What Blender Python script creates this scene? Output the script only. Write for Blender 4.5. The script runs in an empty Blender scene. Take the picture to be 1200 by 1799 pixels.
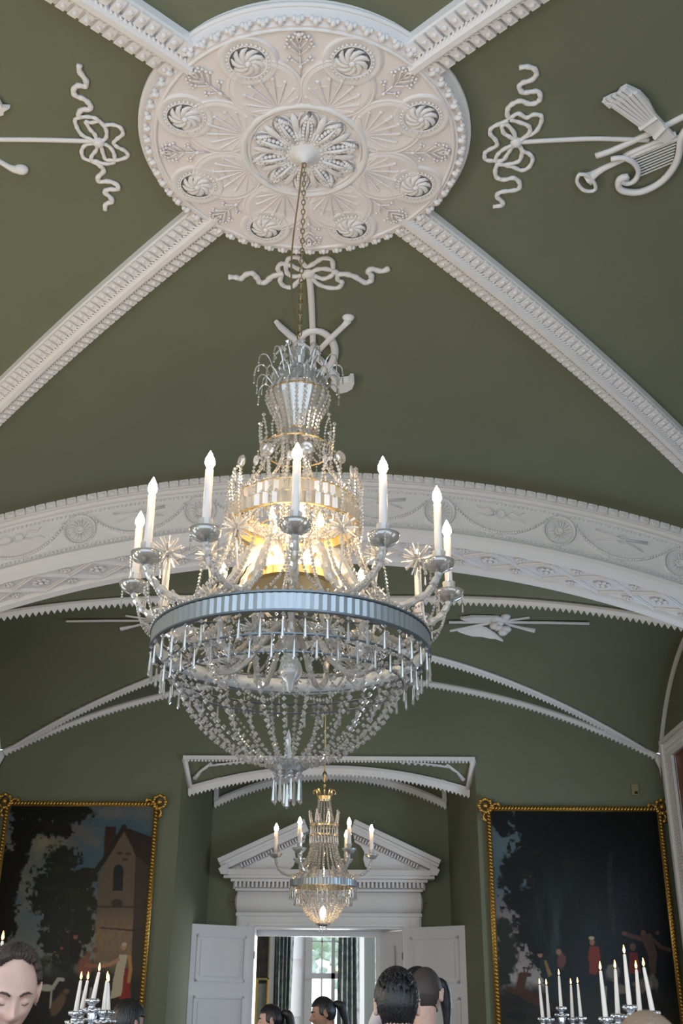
import bpy, math, random
import numpy as np
from mathutils import Vector, Matrix
PI = math.pi
random.seed(7)
SC = bpy.context.scene
COL = SC.collection

# ------------------------------------------------------------------ camera, world, sun, lights, exposure
W_IMG, H_IMG = 1200.0, 1799.0
CAM_F, CAM_P, CAM_Y, CAM_R = 1880.0, 0.4343, -0.009, 0.0075
CAM = Vector((0.295, 0.0, 1.65))
_F = Vector((math.sin(CAM_Y)*math.cos(CAM_P), math.cos(CAM_Y)*math.cos(CAM_P), math.sin(CAM_P)))
_R0 = Vector((math.cos(CAM_Y), -math.sin(CAM_Y), 0)); _U0 = _R0.cross(_F)
_R = _R0*math.cos(CAM_R) + _U0*math.sin(CAM_R); _U = -_R0*math.sin(CAM_R) + _U0*math.cos(CAM_R)
cd = bpy.data.cameras.new('camera'); cam = bpy.data.objects.new('camera', cd); COL.objects.link(cam)
cam.matrix_world = Matrix(((_R.x, _U.x, -_F.x, CAM.x), (_R.y, _U.y, -_F.y, CAM.y), (_R.z, _U.z, -_F.z, CAM.z), (0, 0, 0, 1)))
cd.sensor_fit = 'VERTICAL'; cd.sensor_height = 36.0; cd.sensor_width = 24.0; cd.lens = CAM_F/H_IMG*36.0
cd.clip_start = 0.05
cd.dof.use_dof = True; cd.dof.focus_distance = 6.5; cd.dof.aperture_fstop = 5.6
SC.camera = cam

SC.view_settings.view_transform = 'Standard'; SC.view_settings.look = 'None'
SC.view_settings.gamma = 1.0; SC.view_settings.use_curve_mapping = False
SC.view_settings.exposure = 0.34
SC.cycles.use_denoising = True
SC.cycles.max_bounces = 10; SC.cycles.diffuse_bounces = 4; SC.cycles.glossy_bounces = 4; SC.cycles.transmission_bounces = 8
SC.cycles.caustics_reflective = False; SC.cycles.caustics_refractive = False
SC.cycles.sample_clamp_indirect = 8.0

w = bpy.data.worlds.new('world'); SC.world = w; w.use_nodes = True
wn = w.node_tree.nodes; bg = wn['Background']; bg.inputs[0].default_value = (0.72, 0.87, 1.0, 1); bg.inputs[1].default_value = 1.9

def area(name, loc, rot, sx, sy, power, col):
    l = bpy.data.lights.new(name, 'AREA'); l.shape = 'RECTANGLE'; l.size = sx; l.size_y = sy; l.energy = power; l.color = col
    o = bpy.data.objects.new(name, l); o.location = loc; o.rotation_euler = rot; COL.objects.link(o); return o
# daylight through the tall windows of the long walls (left wall, out of frame), light falls inward
for yy, pw in ((1.0, 34), (4.2, 38), (7.4, 38)):
    area('daylight_left', (-4.65, yy, 2.3), (0, -PI/2-0.25, 0), 3.0, 1.5, pw, (0.80, 0.91, 1.0))
for yy, pw, cc in ((0.8, 30, (0.9, 0.94, 1.0)), (3.8, 24, (0.9, 0.94, 1.0)), (11.6, 130, (0.62, 0.80, 1.0))):  # the farthest one is an added fill that lightens the far bay
    area('daylight_and_fill_right', (4.65, yy, 2.3), (0, PI/2+0.15, 0), 3.0, 1.5, pw, cc)
area('next_room_side_fill', (3.9, 20.0, 2.2), (0, PI/2, 0), 2.6, 1.6, 260, (0.92, 0.96, 1.0))  # added unseen side light that whitens the window splay
for yy in (3.2, 6.4):   # added warm fill for the left ceiling, unseen and without a fixture
    l_ = bpy.data.lights.new('left_warm_fill', 'POINT'); l_.energy = 88; l_.color = (1.0, 0.70, 0.38); l_.shadow_soft_size = 0.2
    o_ = bpy.data.objects.new('left_warm_fill', l_); o_.location = (-4.2, yy, 3.0); COL.objects.link(o_)
area('far_bay_fill_left', (-4.65, 12.0, 2.2), (0, -PI/2-0.15, 0), 2.6, 1.4, 26, (0.95, 0.97, 0.95))  # added fill for the dim far bay, not a known window
area('daylight_next_room', (-0.2, 21.7, 2.2), (-PI/2, 0, 0), 1.0, 2.4, 110, (0.85, 0.93, 1.0))

# ------------------------------------------------------------------ projection helpers (photo pixel -> point on a real surface)
def ray(px, py):
    return _F + _R*((px-600.0)/CAM_F) - _U*((py-899.5)/CAM_F)
def atY(px, py, Y):
    d = ray(px, py); return CAM + d*((Y-CAM.y)/d.y)
YC = 5.17; ZT = 6.66; HW = 4.8
def f1(u): return ZT - (11.0 - math.sqrt(max(0, 121.0-u*u)))
def c1(x, y): return f1(min(abs(x), abs(y-YC)))
def h2(x): return 6.17 - (10.2 - math.sqrt(max(0, 104.04-x*x)))
def g2(y): return 6.29 - (3.1 - math.sqrt(max(0, 9.61-(y-13.0)**2)))
def c2(x, y): return max(h2(x), g2(y))
def on_ceiling(px, py, fn=c1, lo=3.0, hi=14.0):
    d = ray(px, py); t = lo
    while t < hi:
        p = CAM + d*t
        if p.z > fn(p.x, p.y): break
        t += 0.01
    return p

# ------------------------------------------------------------------ materials
def mat(name, col, rough=0.6, metal=0.0, bump=0.0, bscale=60.0, var=0.0, vscale=4.0, spec=0.5, emit=None, estr=0.0, trans=0.0, ior=1.5, sheen=0.0, bump_dist=0.004):
    m = bpy.data.materials.new(name); m.use_nodes = True; nt = m.node_tree; b = nt.nodes['Principled BSDF']
    b.inputs['Base Color'].default_value = (*col, 1); b.inputs['Roughness'].default_value = rough; b.inputs['Metallic'].default_value = metal
    b.inputs['Specular IOR Level'].default_value = spec; b.inputs['Transmission Weight'].default_value = trans; b.inputs['IOR'].default_value = ior
    b.inputs['Sheen Weight'].default_value = sheen
    if emit: b.inputs['Emission Color'].default_value = (*emit, 1); b.inputs['Emission Strength'].default_value = estr
    tc = nt.nodes.new('ShaderNodeTexCoord')
    if bump:
        n = nt.nodes.new('ShaderNodeTexNoise'); n.inputs['Scale'].default_value = bscale; n.inputs['Detail'].default_value = 4
        nt.links.new(tc.outputs['Object'], n.inputs['Vector'])
        bp = nt.nodes.new('ShaderNodeBump'); bp.inputs['Strength'].default_value = bump; bp.inputs['Distance'].default_value = bump_dist
        nt.links.new(n.outputs['Fac'], bp.inputs['Height']); nt.links.new(bp.outputs['Normal'], b.inputs['Normal'])
    if var:
        n = nt.nodes.new('ShaderNodeTexNoise'); n.inputs['Scale'].default_value = vscale; n.inputs['Detail'].default_value = 5
        nt.links.new(tc.outputs['Object'], n.inputs['Vector'])
        r = nt.nodes.new('ShaderNodeValToRGB'); r.color_ramp.elements[0].position = 0.3; r.color_ramp.elements[1].position = 0.7
        r.color_ramp.elements[0].color = (*[c*(1-var) for c in col], 1); r.color_ramp.elements[1].color = (*[min(1, c*(1+var)) for c in col], 1)
        nt.links.new(n.outputs['Fac'], r.inputs[0]); nt.links.new(r.outputs[0], b.inputs['Base Color'])
    return m
M = {}
M['green'] = mat('green_paint', (0.162, 0.176, 0.118), 0.75, bump=0.35, bscale=140, var=0.05, vscale=1.2, spec=0.25)
M['plaster'] = mat('white_plaster', (0.78, 0.765, 0.775), 0.6, bump=0.35, bscale=55, spec=0.3, bump_dist=0.006)
M['room_grey'] = mat('grey_green_wall', (0.115, 0.135, 0.125), 0.8)
M['plaster_blush'] = mat('blush_plaster', (0.785, 0.745, 0.75), 0.65, bump=0.3, bscale=70, spec=0.25)
M['recess_shade'] = mat('plaster_shade_colour', (0.25, 0.25, 0.27), 0.9)  # grey plaster tone holding the shade inside the roundel wheels
M['wood_white'] = mat('white_gloss_paint', (0.70, 0.70, 0.72), 0.35, bump=0.05, bscale=30)
M['floor'] = mat('oak_floor', (0.16, 0.09, 0.045), 0.4, var=0.3, vscale=3)
M['brass'] = mat('aged_brass', (0.42, 0.33, 0.18), 0.35, 1.0)
M['gold'] = mat('gilt_wood', (0.60, 0.36, 0.09), 0.38, 0.85, bump=0.4, bscale=90)
M['gold_plate'] = mat('gilded_dish', (0.85, 0.62, 0.28), 0.3, 0.9)
M['silver'] = mat('silver', (0.62, 0.64, 0.68), 0.18, 1.0)
M['steel'] = mat('dull_steel', (0.16, 0.19, 0.22), 0.4, 0.7)
M['mirror_strip'] = mat('silvered_ring_lining', (0.74, 0.83, 0.92), 0.35, 0.1)
M['wax'] = mat('ivory_wax', (0.86, 0.78, 0.72), 0.45, spec=0.4)
M['wax_warm'] = mat('candle_sleeve', (0.74, 0.69, 0.67), 0.4)
M['bulb'] = mat('lit_bulb', (1, 0.8, 0.5), 0.4, emit=(1.0, 0.70, 0.38), estr=105)
M['inner_bulb'] = mat('lit_inner_bulb', (1, 0.8, 0.5), 0.4, emit=(1.0, 0.70, 0.38), estr=170)
M['flame'] = mat('candle_flame', (1, 0.6, 0.2), 0.4, emit=(1.0, 0.46, 0.12), estr=8)
M['wick'] = mat('burnt_wick', (0.02, 0.02, 0.02), 0.9)
M['navy'] = mat('navy_cloth', (0.02, 0.03, 0.07), 0.8, bump=0.2)
M['dark_cloth'] = mat('black_cloth', (0.02, 0.02, 0.025), 0.85)
M['grey_suit'] = mat('blue_grey_wool', (0.085, 0.12, 0.16), 0.85, bump=0.5, bscale=300)
M['white_cloth'] = mat('white_cotton', (0.78, 0.74, 0.80), 0.8, bump=0.2, bscale=40)
M['linen'] = mat('white_table_linen', (0.75, 0.73, 0.72), 0.8, bump=0.2, bscale=30)
def skin(n, c):
    m = mat(n, c, 0.5, var=0.08, vscale=25, spec=0.35)
    b = m.node_tree.nodes['Principled BSDF']; b.inputs['Subsurface Weight'].default_value = 0.15; b.inputs['Subsurface Scale'].default_value = 0.02
    b.inputs['Subsurface Radius'].default_value = (1, .35, .2)
    return m
M['skin_fair'] = skin('fair_skin', (0.62, 0.40, 0.33)); M['skin_tan'] = skin('tan_skin', (0.46, 0.27, 0.20))
def hairm(n, c, rough=0.38):
    m = bpy.data.materials.new(n); m.use_nodes = True; nt = m.node_tree; b = nt.nodes['Principled BSDF']
    b.inputs['Base Color'].default_value = (*c, 1); b.inputs['Roughness'].default_value = rough; b.inputs['Specular IOR Level'].default_value = 0.6
    tc = nt.nodes.new('ShaderNodeTexCoord'); mp = nt.nodes.new('ShaderNodeMapping'); mp.inputs['Scale'].default_value = (130, 130, 14)
    n1 = nt.nodes.new('ShaderNodeTexNoise'); n1.inputs['Scale'].default_value = 1.0; n1.inputs['Detail'].default_value = 3
    bp = nt.nodes.new('ShaderNodeBump'); bp.inputs['Strength'].default_value = 0.9; bp.inputs['Distance'].default_value = 0.006
    nt.links.new(tc.outputs['Object'], mp.inputs[0]); nt.links.new(mp.outputs[0], n1.inputs['Vector']); nt.links.new(n1.outputs['Fac'], bp.inputs['Height']); nt.links.new(bp.outputs[0], b.inputs['Normal'])
    return m
M['hair_black'] = hairm('black_hair', (0.008, 0.008, 0.012)); M['hair_dark'] = hairm('dark_brown_hair', (0.02, 0.013, 0.01))
M['hair_stubble'] = hairm('cropped_grey_brown_hair', (0.050, 0.036, 0.034), 0.6); M['hair_sandy'] = hairm('sandy_hair', (0.23, 0.16, 0.11), 0.6)
M['hair_brown'] = hairm('brown_hair', (0.045, 0.028, 0.022), 0.6)

def crystal(name, col, g, d):
    m = bpy.data.materials.new(name); m.use_nodes = True; nt = m.node_tree; nt.nodes.clear()
    out = nt.nodes.new('ShaderNodeOutputMaterial')
    gl = nt.nodes.new('ShaderNodeBsdfGlass'); gl.inputs['Color'].default_value = (*col, 1); gl.inputs['Roughness'].default_value = 0.03; gl.inputs['IOR'].default_value = 1.52
    gs = nt.nodes.new('ShaderNodeBsdfGlossy'); gs.inputs['Roughness'].default_value = 0.12; gs.inputs['Color'].default_value = (1, 1, 1, 1)
    tr = nt.nodes.new('ShaderNodeBsdfTranslucent'); tr.inputs['Color'].default_value = (0.92, 0.92, 0.92, 1)
    df = nt.nodes.new('ShaderNodeBsdfDiffuse'); df.inputs['Color'].default_value = (0.9, 0.9, 0.9, 1)
    a = nt.nodes.new('ShaderNodeMixShader'); a.inputs[0].default_value = g
    b = nt.nodes.new('ShaderNodeMixShader'); b.inputs[0].default_value = 0.5
    c = nt.nodes.new('ShaderNodeMixShader'); c.inputs[0].default_value = d
    nt.links.new(gl.outputs[0], a.inputs[1]); nt.links.new(gs.outputs[0], a.inputs[2])
    nt.links.new(tr.outputs[0], b.inputs[1]); nt.links.new(df.outputs[0], b.inputs[2])
    nt.links.new(a.outputs[0], c.inputs[1]); nt.links.new(b.outputs[0], c.inputs[2]); nt.links.new(c.outputs[0], out.inputs[0])
    return m
M['crystal'] = crystal('cut_crystal', (0.98, 0.98, 1.0), 0.36, 0.33)
M['clear_crystal'] = crystal('clear_crystal', (0.96, 0.97, 1.0), 0.30, 0.22)
M['drum_glass'] = crystal('warm_drum_glass', (1.0, 0.93, 0.80), 0.35, 0.35)
M['glass_arm'] = crystal('moulded_glass', (0.98, 0.97, 0.95), 0.22, 0.62)
M['glass_dish'] = crystal('clear_dish_glass', (0.84, 0.89, 0.94), 0.25, 0.22)
M['glass_bar'] = crystal('fluted_ring_glass', (0.78, 0.86, 0.92), 0.40, 0.30)

for n_ in M['glass_bar'].node_tree.nodes:
    if n_.type == 'BSDF_GLOSSY': n_.inputs['Roughness'].default_value = 0.32; n_.inputs['Color'].default_value = (0.72, 0.82, 0.92, 1)
# ------------------------------------------------------------------ mesh builder
class MB:
    def __init__(s, m=None): s.V = []; s.F = []; s.M = m or Matrix.Identity(4)
    def add(s, vs, fs):
        o = len(s.V); mm = s.M
        s.V += [tuple(mm @ Vector(v)) for v in vs]; s.F += [tuple(i+o for i in f) for f in fs]; return s
    def box(s, x0, x1, y0, y1, z0, z1):
        return s.add([(x0,y0,z0),(x1,y0,z0),(x1,y1,z0),(x0,y1,z0),(x0,y0,z1),(x1,y0,z1),(x1,y1,z1),(x0,y1,z1)],
                     [(0,3,2,1),(4,5,6,7),(0,1,5,4),(1,2,6,5),(2,3,7,6),(3,0,4,7)])
    def lathe(s, prof, n=24, c=(0,0,0), ax=None):
        vs = []; fs = []; k = len(prof); R = ax or Matrix.Identity(3)
        for i in range(n):
            a = 2*PI*i/n
            for r, z in prof:
                p = R @ Vector((r*math.cos(a), r*math.sin(a), z)); vs.append((c[0]+p.x, c[1]+p.y, c[2]+p.z))
        for i in range(n):
            j = (i+1) % n
            for q in range(k-1): fs.append((i*k+q, j*k+q, j*k+q+1, i*k+q+1))
        return s.add(vs, fs)
    def tube(s, pts, r, n=6, closed=False, flat=1.0, up=None):
        pts = [Vector(p) for p in pts]; m = len(pts)
        rr = r if isinstance(r, (list, tuple)) else [r]*m
        vs = []; fs = []; prev = None
        for i, p in enumerate(pts):
            a = pts[(i-1) % m] if (closed or i > 0) else p; b = pts[(i+1) % m] if (closed or i < m-1) else p
            t = (b-a); t = t.normalized() if t.length > 1e-9 else Vector((0,0,1))
            if up is not None: nrm = Vector(up)
            elif prev is not None: nrm = prev
            else: nrm = Vector((0,0,1)) if abs(t.z) < 0.9 else Vector((1,0,0))
            nrm = nrm - t*nrm.dot(t)
            if nrm.length < 1e-6: nrm = t.orthogonal()
            nrm.normalize(); bn = t.cross(nrm); prev = nrm
            for k in range(n):
                q = 2*PI*(k+.5)/n
                vs.append(tuple(p + bn*(math.cos(q)*rr[i]) + nrm*(math.sin(q)*rr[i]*flat)))
        for i in range(m if closed else m-1):
            j = (i+1) % m
            for k in range(n):
                l = (k+1) % n; fs.append((i*n+k, i*n+l, j*n+l, j*n+k))
        if not closed:
            fs.append(tuple(range(n))[::-1]); fs.append(tuple((m-1)*n+k for k in range(n)))
        return s.add(vs, fs)
    def ell(s, c, rx, ry, rz, n=10, m=6, R=None):
        vs = []; fs = []; R = R or Matrix.Identity(3)
        def P(x,y,z):
            p = R @ Vector((x,y,z)); return (c[0]+p.x, c[1]+p.y, c[2]+p.z)
        vs.append(P(0,0,rz))
        for i in range(1, m):
            a = PI*i/m
            for k in range(n):
                b = 2*PI*k/n; vs.append(P(rx*math.sin(a)*math.cos(b), ry*math.sin(a)*math.sin(b), rz*math.cos(a)))
        vs.append(P(0,0,-rz)); last = len(vs)-1
        for k in range(n):
            l = (k+1) % n; fs.append((0, 1+k, 1+l)); fs.append((last, last-n+l, last-n+k))
            for i in range(m-2): fs.append((1+i*n+k, 1+(i+1)*n+k, 1+(i+1)*n+l, 1+i*n+l))
        return s.add(vs, fs)
    def bead(s, c, r, h=None, n=6):
        h = h or r; x, y, z = c
        vs = [(x,y,z+h)] + [(x+r*math.cos(2*PI*k/n), y+r*math.sin(2*PI*k/n), z) for k in range(n)] + [(x,y,z-h)]
        fs = []
        for k in range(n):
            l = (k+1) % n; fs += [(0,1+k,1+l),(n+1,1+l,1+k)]
        return s.add(vs, fs)
    def drop(s, c, r, L, n=6):   # long faceted spear hanging from c
        x, y, z = c
        s.bead((x,y,z-r*1.1), r*1.15, r*1.2, n)
        z -= r*2.5
        return s.lathe([(0.0005,0),(r*.45,-L*.1),(r*.8,-L*.75),(r*.95,-L*.9),(0.0005,-L)], n, (x,y,z))
    def prism(s, poly, y0, y1):   # poly in (x,z), extruded along y
        n = len(poly); vs = [(x,y0,z) for x,z in poly] + [(x,y1,z) for x,z in poly]
        fs = [tuple(range(n)), tuple(range(2*n-1, n-1, -1))] + [(i, i+n, (i+1)%n+n, (i+1)%n) for i in range(n)]
        return s.add(vs, fs)
    def slab(s, pts, d):          # polygon given by 3-D points, thickened by vector d
        n = len(pts); d = Vector(d); vs = [tuple(p) for p in pts] + [tuple(Vector(p)+d) for p in pts]
        fs = [tuple(range(n)), tuple(range(2*n-1, n-1, -1))] + [(i, i+n, (i+1)%n+n, (i+1)%n) for i in range(n)]
        return s.add(vs, fs)
    def sheet(s, rows):
        n = len(rows[0]); vs = [tuple(p) for r in rows for p in r]
        fs = [(i*n+k, i*n+k+1, (i+1)*n+k+1, (i+1)*n+k) for i in range(len(rows)-1) for k in range(n-1)]
        return s.add(vs, fs)
    def data(s, name, mt, smooth=False):
        me = bpy.data.meshes.new(name); me.from_pydata(s.V, [], s.F); me.validate()
        if smooth: me.polygons.foreach_set('use_smooth', [True]*len(me.polygons))
        if mt: me.materials.append(mt)
        me.update(); return me
    def build(s, name, mt, parent=None, smooth=False, label=None):
        return link(name, s.data(name, mt, smooth), parent, label)
def link(name, me, parent=None, label=None, loc=None, rot=None):
    o = bpy.data.objects.new(name, me); COL.objects.link(o)
    if parent: o.parent = parent
    if label: o['label'] = label
    if loc: o.location = loc
    if rot: o.rotation_euler = rot
    return o
def thing(name, label, cat, loc=(0,0,0), rz=0.0, group=None):
    o = bpy.data.objects.new(name, None); COL.objects.link(o); o.empty_display_size = 0.1
    o.location = loc; o.rotation_euler = (0,0,rz); o['label'] = label; o['category'] = cat
    if group: o['group'] = group
    return o
def tag(o, label, cat, group=None):
    o['label'] = label; o['category'] = cat
    if group: o['group'] = group
    return o
def struct(o, label=None):
    o['kind'] = 'structure'
    if label: o['label'] = label
    return o
def T(x, y, z): return Matrix.Translation((x, y, z))
def RZ(a): return Matrix.Rotation(a, 4, 'Z')
def at_thing(t): return T(*(-Vector(t.location)))
def resample(pts, step=None, n=None):
    pts = [Vector(p) for p in pts]; L = [0.0]
    for a, b in zip(pts, pts[1:]): L.append(L[-1] + (b-a).length)
    n = n or max(2, int(round(L[-1]/step))+1); out = []; j = 0
    for i in range(n):
        t = L[-1]*i/(n-1)
        while j < len(L)-2 and L[j+1] < t: j += 1
        k = (t-L[j])/max(1e-9, L[j+1]-L[j]); out.append(pts[j].lerp(pts[j+1], k))
    return out
def spline(pts, sub=5, closed=False):
    P = [Vector(p) for p in pts]; n = len(P); out = []
    rng = range(n if closed else n-1)
    for i in rng:
        p0 = P[(i-1)%n] if closed or i > 0 else P[0]; p1 = P[i]; p2 = P[(i+1)%n]; p3 = P[(i+2)%n] if closed or i < n-2 else P[-1]
        for k in range(sub):
            t = k/sub; out.append(0.5*((2*p1)+(p2-p0)*t+(2*p0-5*p1+4*p2-p3)*t*t+(3*p1-p0-3*p2+p3)*t**3))
    if not closed: out.append(P[-1])
    return out
# ------------------------------------------------------------------ ROOM SHELL
struct(MB().box(-7, 7, -3, 24, -0.1, 0.0).build('floor', M['floor']))
def frange(a, b, n): return [a+(b-a)*i/n for i in range(n+1)]
# main bay: groined ceiling; four cells meeting on the diagonals
mb = MB()
N = 24
for s, ax in ((1,'y'),(-1,'y'),(1,'x'),(-1,'x')):
    rows = []
    for i in range(N+1):
        v = HW*i/N; row = []
        for k in range(-N, N+1):
            u = v*k/N; z = f1(abs(u))
            row.append((u, YC+s*v, z) if ax == 'y' else (s*v, YC+u, z))
        rows.append(row)
    mb.sheet(rows)
struct(mb.build('ceiling', M['green'], smooth=True))
# second bay: barrel with lunettes on a fine grid
mb = MB()
xs = frange(-HW, HW, 128); ys = frange(10.5, 15.5, 100)
mb.sheet([[(x, y, c2(x, y)) for x in xs] for y in ys])
struct(mb.build('ceiling', M['green'], smooth=False))
# side walls: lunette tops follow the vaults
for sx, nm in ((-1, 'wall_left'), (1, 'wall_right')):
    mb = MB()
    ysw = frange(-0.5, 9.95, 50)
    mb.sheet([[(sx*HW, y, 0) for y in ysw], [(sx*HW, y, f1(min(abs(y-YC), 4.8))+0.02) for y in ysw]])
    ysw = frange(9.95, 15.5, 50)
    mb.sheet([[(sx*HW, y, 0) for y in ysw], [(sx*HW, y, (c2(HW, max(y,10.5)) if y >= 10.5 else 5.7)+0.01) for y in ysw]])
    struct(mb.build(nm, M['green']))
# end wall with the recess opening
mb = MB(); ZL = 4.92; RX = 2.1
for a, b, z0 in ((-HW, -RX, 0), (-RX, RX, ZL), (RX, HW, 0)):
    xs = frange(a, b, 24); mb.sheet([[(x, 15.5, z0) for x in xs], [(x, 15.5, h2(x)+0.01) for x in xs]])
struct(mb.build('wall_end', M['green']))
BX = 1.82; YB = 17.0
def arcz(x, hw, foot, crown):
    s = crown-foot; R = (hw*hw+s*s)/(2*s); return crown-(R-math.sqrt(max(0, R*R-x*x)))
def rw(Y): return RX + (BX-RX)*(Y-15.5)/(YB-15.5)
mb = MB()
for sx in (-1, 1):
    mb.add([(sx*RX,15.5,0),(sx*BX,YB,0),(sx*BX,YB,5.3),(sx*RX,15.5,5.3)], [(0,1,2,3)])
struct(mb.build('wall_recess_sides', M['green']))
mb = MB()
for a, b, z0 in ((-BX, -1.12, 0), (-1.12, 1.12, 2.76), (1.12, BX, 0)):
    mb.box(a, b, YB, YB+0.12, z0, 5.3)
struct(mb.build('wall_recess_back', M['green']))
mb = MB(); rows = []
for Y, zf in ((15.5, lambda x: ZL), (15.81, lambda x: arcz(x, 2.04, 4.59, 4.885)), (15.9, lambda x: arcz(x, 2.03, 4.80, 5.0)), (17.05, lambda x: 5.12)):
    r = rw(Y); rows.append([(r*k/16, Y, zf(r*k/16)) for k in range(-16, 17)])
mb.sheet(rows)
struct(mb.build('ceiling', M['green'], smooth=False))

# ------------------------------------------------------------------ TRANSVERSE ARCH BAND
YA = 9.92; YA2 = 10.55
def band_pt(a, off, y):      # a = arc length along upper edge from crown, off = distance towards the hall
    R = 11.0; th = a/R; return (math.sin(th)*(R-off), y, ZT-R+math.cos(th)*(R-off))
AL = 5.05
As = frange(-AL, AL, 80)
mb = MB()
prof = [(0, YA), (0, YA-0.07), (0.075, YA-0.07), (0.08, YA-0.035), (0.115, YA-0.035), (0.12, YA), (0.545, YA), (0.55, YA-0.03), (0.58, YA-0.05), (0.62, YA-0.04), (0.655, YA), (0.69, YA+0.05),
        (0.66, YA+0.07), (0.66, YA2-0.10), (0.70, YA2-0.08), (0.72, YA2), (0.62, YA2+0.06), (0.1, YA2+0.06)]
mb.sheet([[band_pt(a, o, y) for a in As] for o, y in prof])
arch = struct(mb.build('trim_1', M['plaster'], smooth=False), 'broad white plaster arch band spanning the hall')
# block course along the upper edge
mb = MB(); n = int(2*AL/0.105)
for i in range(n):
    a = -AL+(i+.5)*2*AL/n
    q = [band_pt(a-.046, .0, YA-.07), band_pt(a+.046, .0, YA-.07), band_pt(a+.046, .068, YA-.07), band_pt(a-.046, .068, YA-.07)]
    mb.slab(q, (0, -0.022, 0)); mb.ell(band_pt(a, .034, YA-.09), .030, .012, .022, 6, 4)
mb.build('block_course', M['plaster'], arch)
for off, nm in ((0.16, 'bead_course'), (0.52, 'bead_course')):
    mb = MB(); n = int(2*AL/0.045)
    for i in range(n):
        p = band_pt(-AL+(i+.5)*2*AL/n, off, YA-0.008); mb.ell(p, .015, .020, .016, 6, 4)
    mb.build(nm, M['plaster'], arch)
# wheel roundels, swags and small trophies
for k in range(-3, 4):
    a0 = k*1.265-0.02
    mb = MB(); c = Vector(band_pt(a0, .335, YA))
    def loc(dx, dz, dy=0): 
        th = a0/11.0; return (c.x+dx*math.cos(th)+dz*math.sin(th), c.y+dy, c.z-dx*math.sin(th)+dz*math.cos(th))
    for rr, tr in ((.155, .016), (.125, .006), (.032, .012)):
        mb.tube([loc(rr*math.cos(t), rr*math.sin(t), -.004) for t in frange(0, 2*PI, 28)[:-1]], tr, 5, True)
    for j in range(36):
        t = 2*PI*j/36; mb.ell(loc(.158*math.cos(t), .158*math.sin(t), -.018), .010, .010, .010, 5, 4)
    for j in range(16):
        t = 2*PI*j/16; mb.tube([loc(.035*math.cos(t), .035*math.sin(t), -.004), loc(.075*math.cos(t), .075*math.sin(t), -.012), loc(.112*math.cos(t), .112*math.sin(t), -.006)], [.003, .010, .005], 5)
    mb.build('wheel_roundel', M['plaster'], arch, smooth=True)
for k in range(-3, 3):
    a0 = k*1.265-0.02; mb = MB()
    for i in range(38):
        t = i/37; a = a0+.16+t*(1.265-.32); o = .24+.24*(1-(2*t-1)**2)**0.8
        mb.ell(band_pt(a, o, YA-.010), .017, .020, .017, 5, 4)
    mb.build('garland', M['plaster'], arch, smooth=True)
    mb = MB(); am = a0+.63; q = lambda da, do, dy=-.008: band_pt(am+da, .27+do, YA+dy)
    if k % 2 == 0:
        for s in (-1, 1):
            mb.tube([q(-.27*s, -.05), q(0, .0), q(.25*s, .07)], [.006, .012, .005], 5); mb.tube([q(-.22*s, .06), q(0, 0), q(.27*s, -.03)], [.01, .007, .012], 5)
        mb.tube([q(.055*math.cos(t), .04*math.sin(t)) for t in frange(0, 2*PI, 14)[:-1]], .010, 5, True)
        for j in range(7): mb.ell(q(.05*math.cos(j), .035*math.sin(j)), .014, .012, .012, 5, 4)
    else:
        mb.tube([q(.05*math.cos(t), .045*math.sin(t)) for t in frange(0, 2*PI, 14)[:-1]], .010, 5, True)
        for s in (-1, 1):
            mb.tube([q(.06*s, .0), q(.12*s, -.05), q(.2*s, -.02), q(.25*s, -.06)], [.012, .010, .010, .004], 5)
            mb.tube([q(.06*s, .02), q(.13*s, .05), q(.2*s, .03), q(.27*s, .07)], [.010, .010, .010, .004], 5)
    mb.build('relief_ornament', M['plaster'], arch, smooth=True)
# lattice on the underside of the band
mb = MB(); mf = MB(); st = 0.62; n = int(2*AL/st)+1
y0, y1 = YA+.09, YA2-.11
for i in range(-n//2-1, n//2+1):
    for s in (-1, 1):
        a = i*st; aa, ab = (a, a+st) if s == 1 else (a+st, a)
        if min(aa, ab) < -AL or max(aa, ab) > AL: continue
        for dd, wd in ((0, .030), ):
            mb.tube([band_pt(aa, .665, y0), band_pt((aa+ab)/2, .668, (y0+y1)/2), band_pt(ab, .665, y1)], wd, 4, flat=.5, up=(0,0,1))
            mb.tube([band_pt(aa, .68, y0), band_pt((aa+ab)/2, .683, (y0+y1)/2), band_pt(ab, .68, y1)], .010, 5)
    for a, yy, sc in ((i*st, (y0+y1)/2, 1.0), ((i+.5)*st, y0+.06, .6), ((i+.5)*st, y1-.06, .6)):
        if abs(a) > AL: continue
        for j in range(8):
            t = 2*PI*j/8; mf.ell(band_pt(a+.07*sc*math.cos(t), .672, yy+.055*sc*math.sin(t)), .03*sc, .03*sc, .014, 6, 4)
        mf.ell(band_pt(a, .68, yy), .03*sc, .03*sc, .02, 6, 4)
mb.build('lattice', M['plaster'], arch, smooth=False); mf.build('lattice_flowers', M['plaster'], arch, smooth=True)['kind'] = 'stuff'

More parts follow.
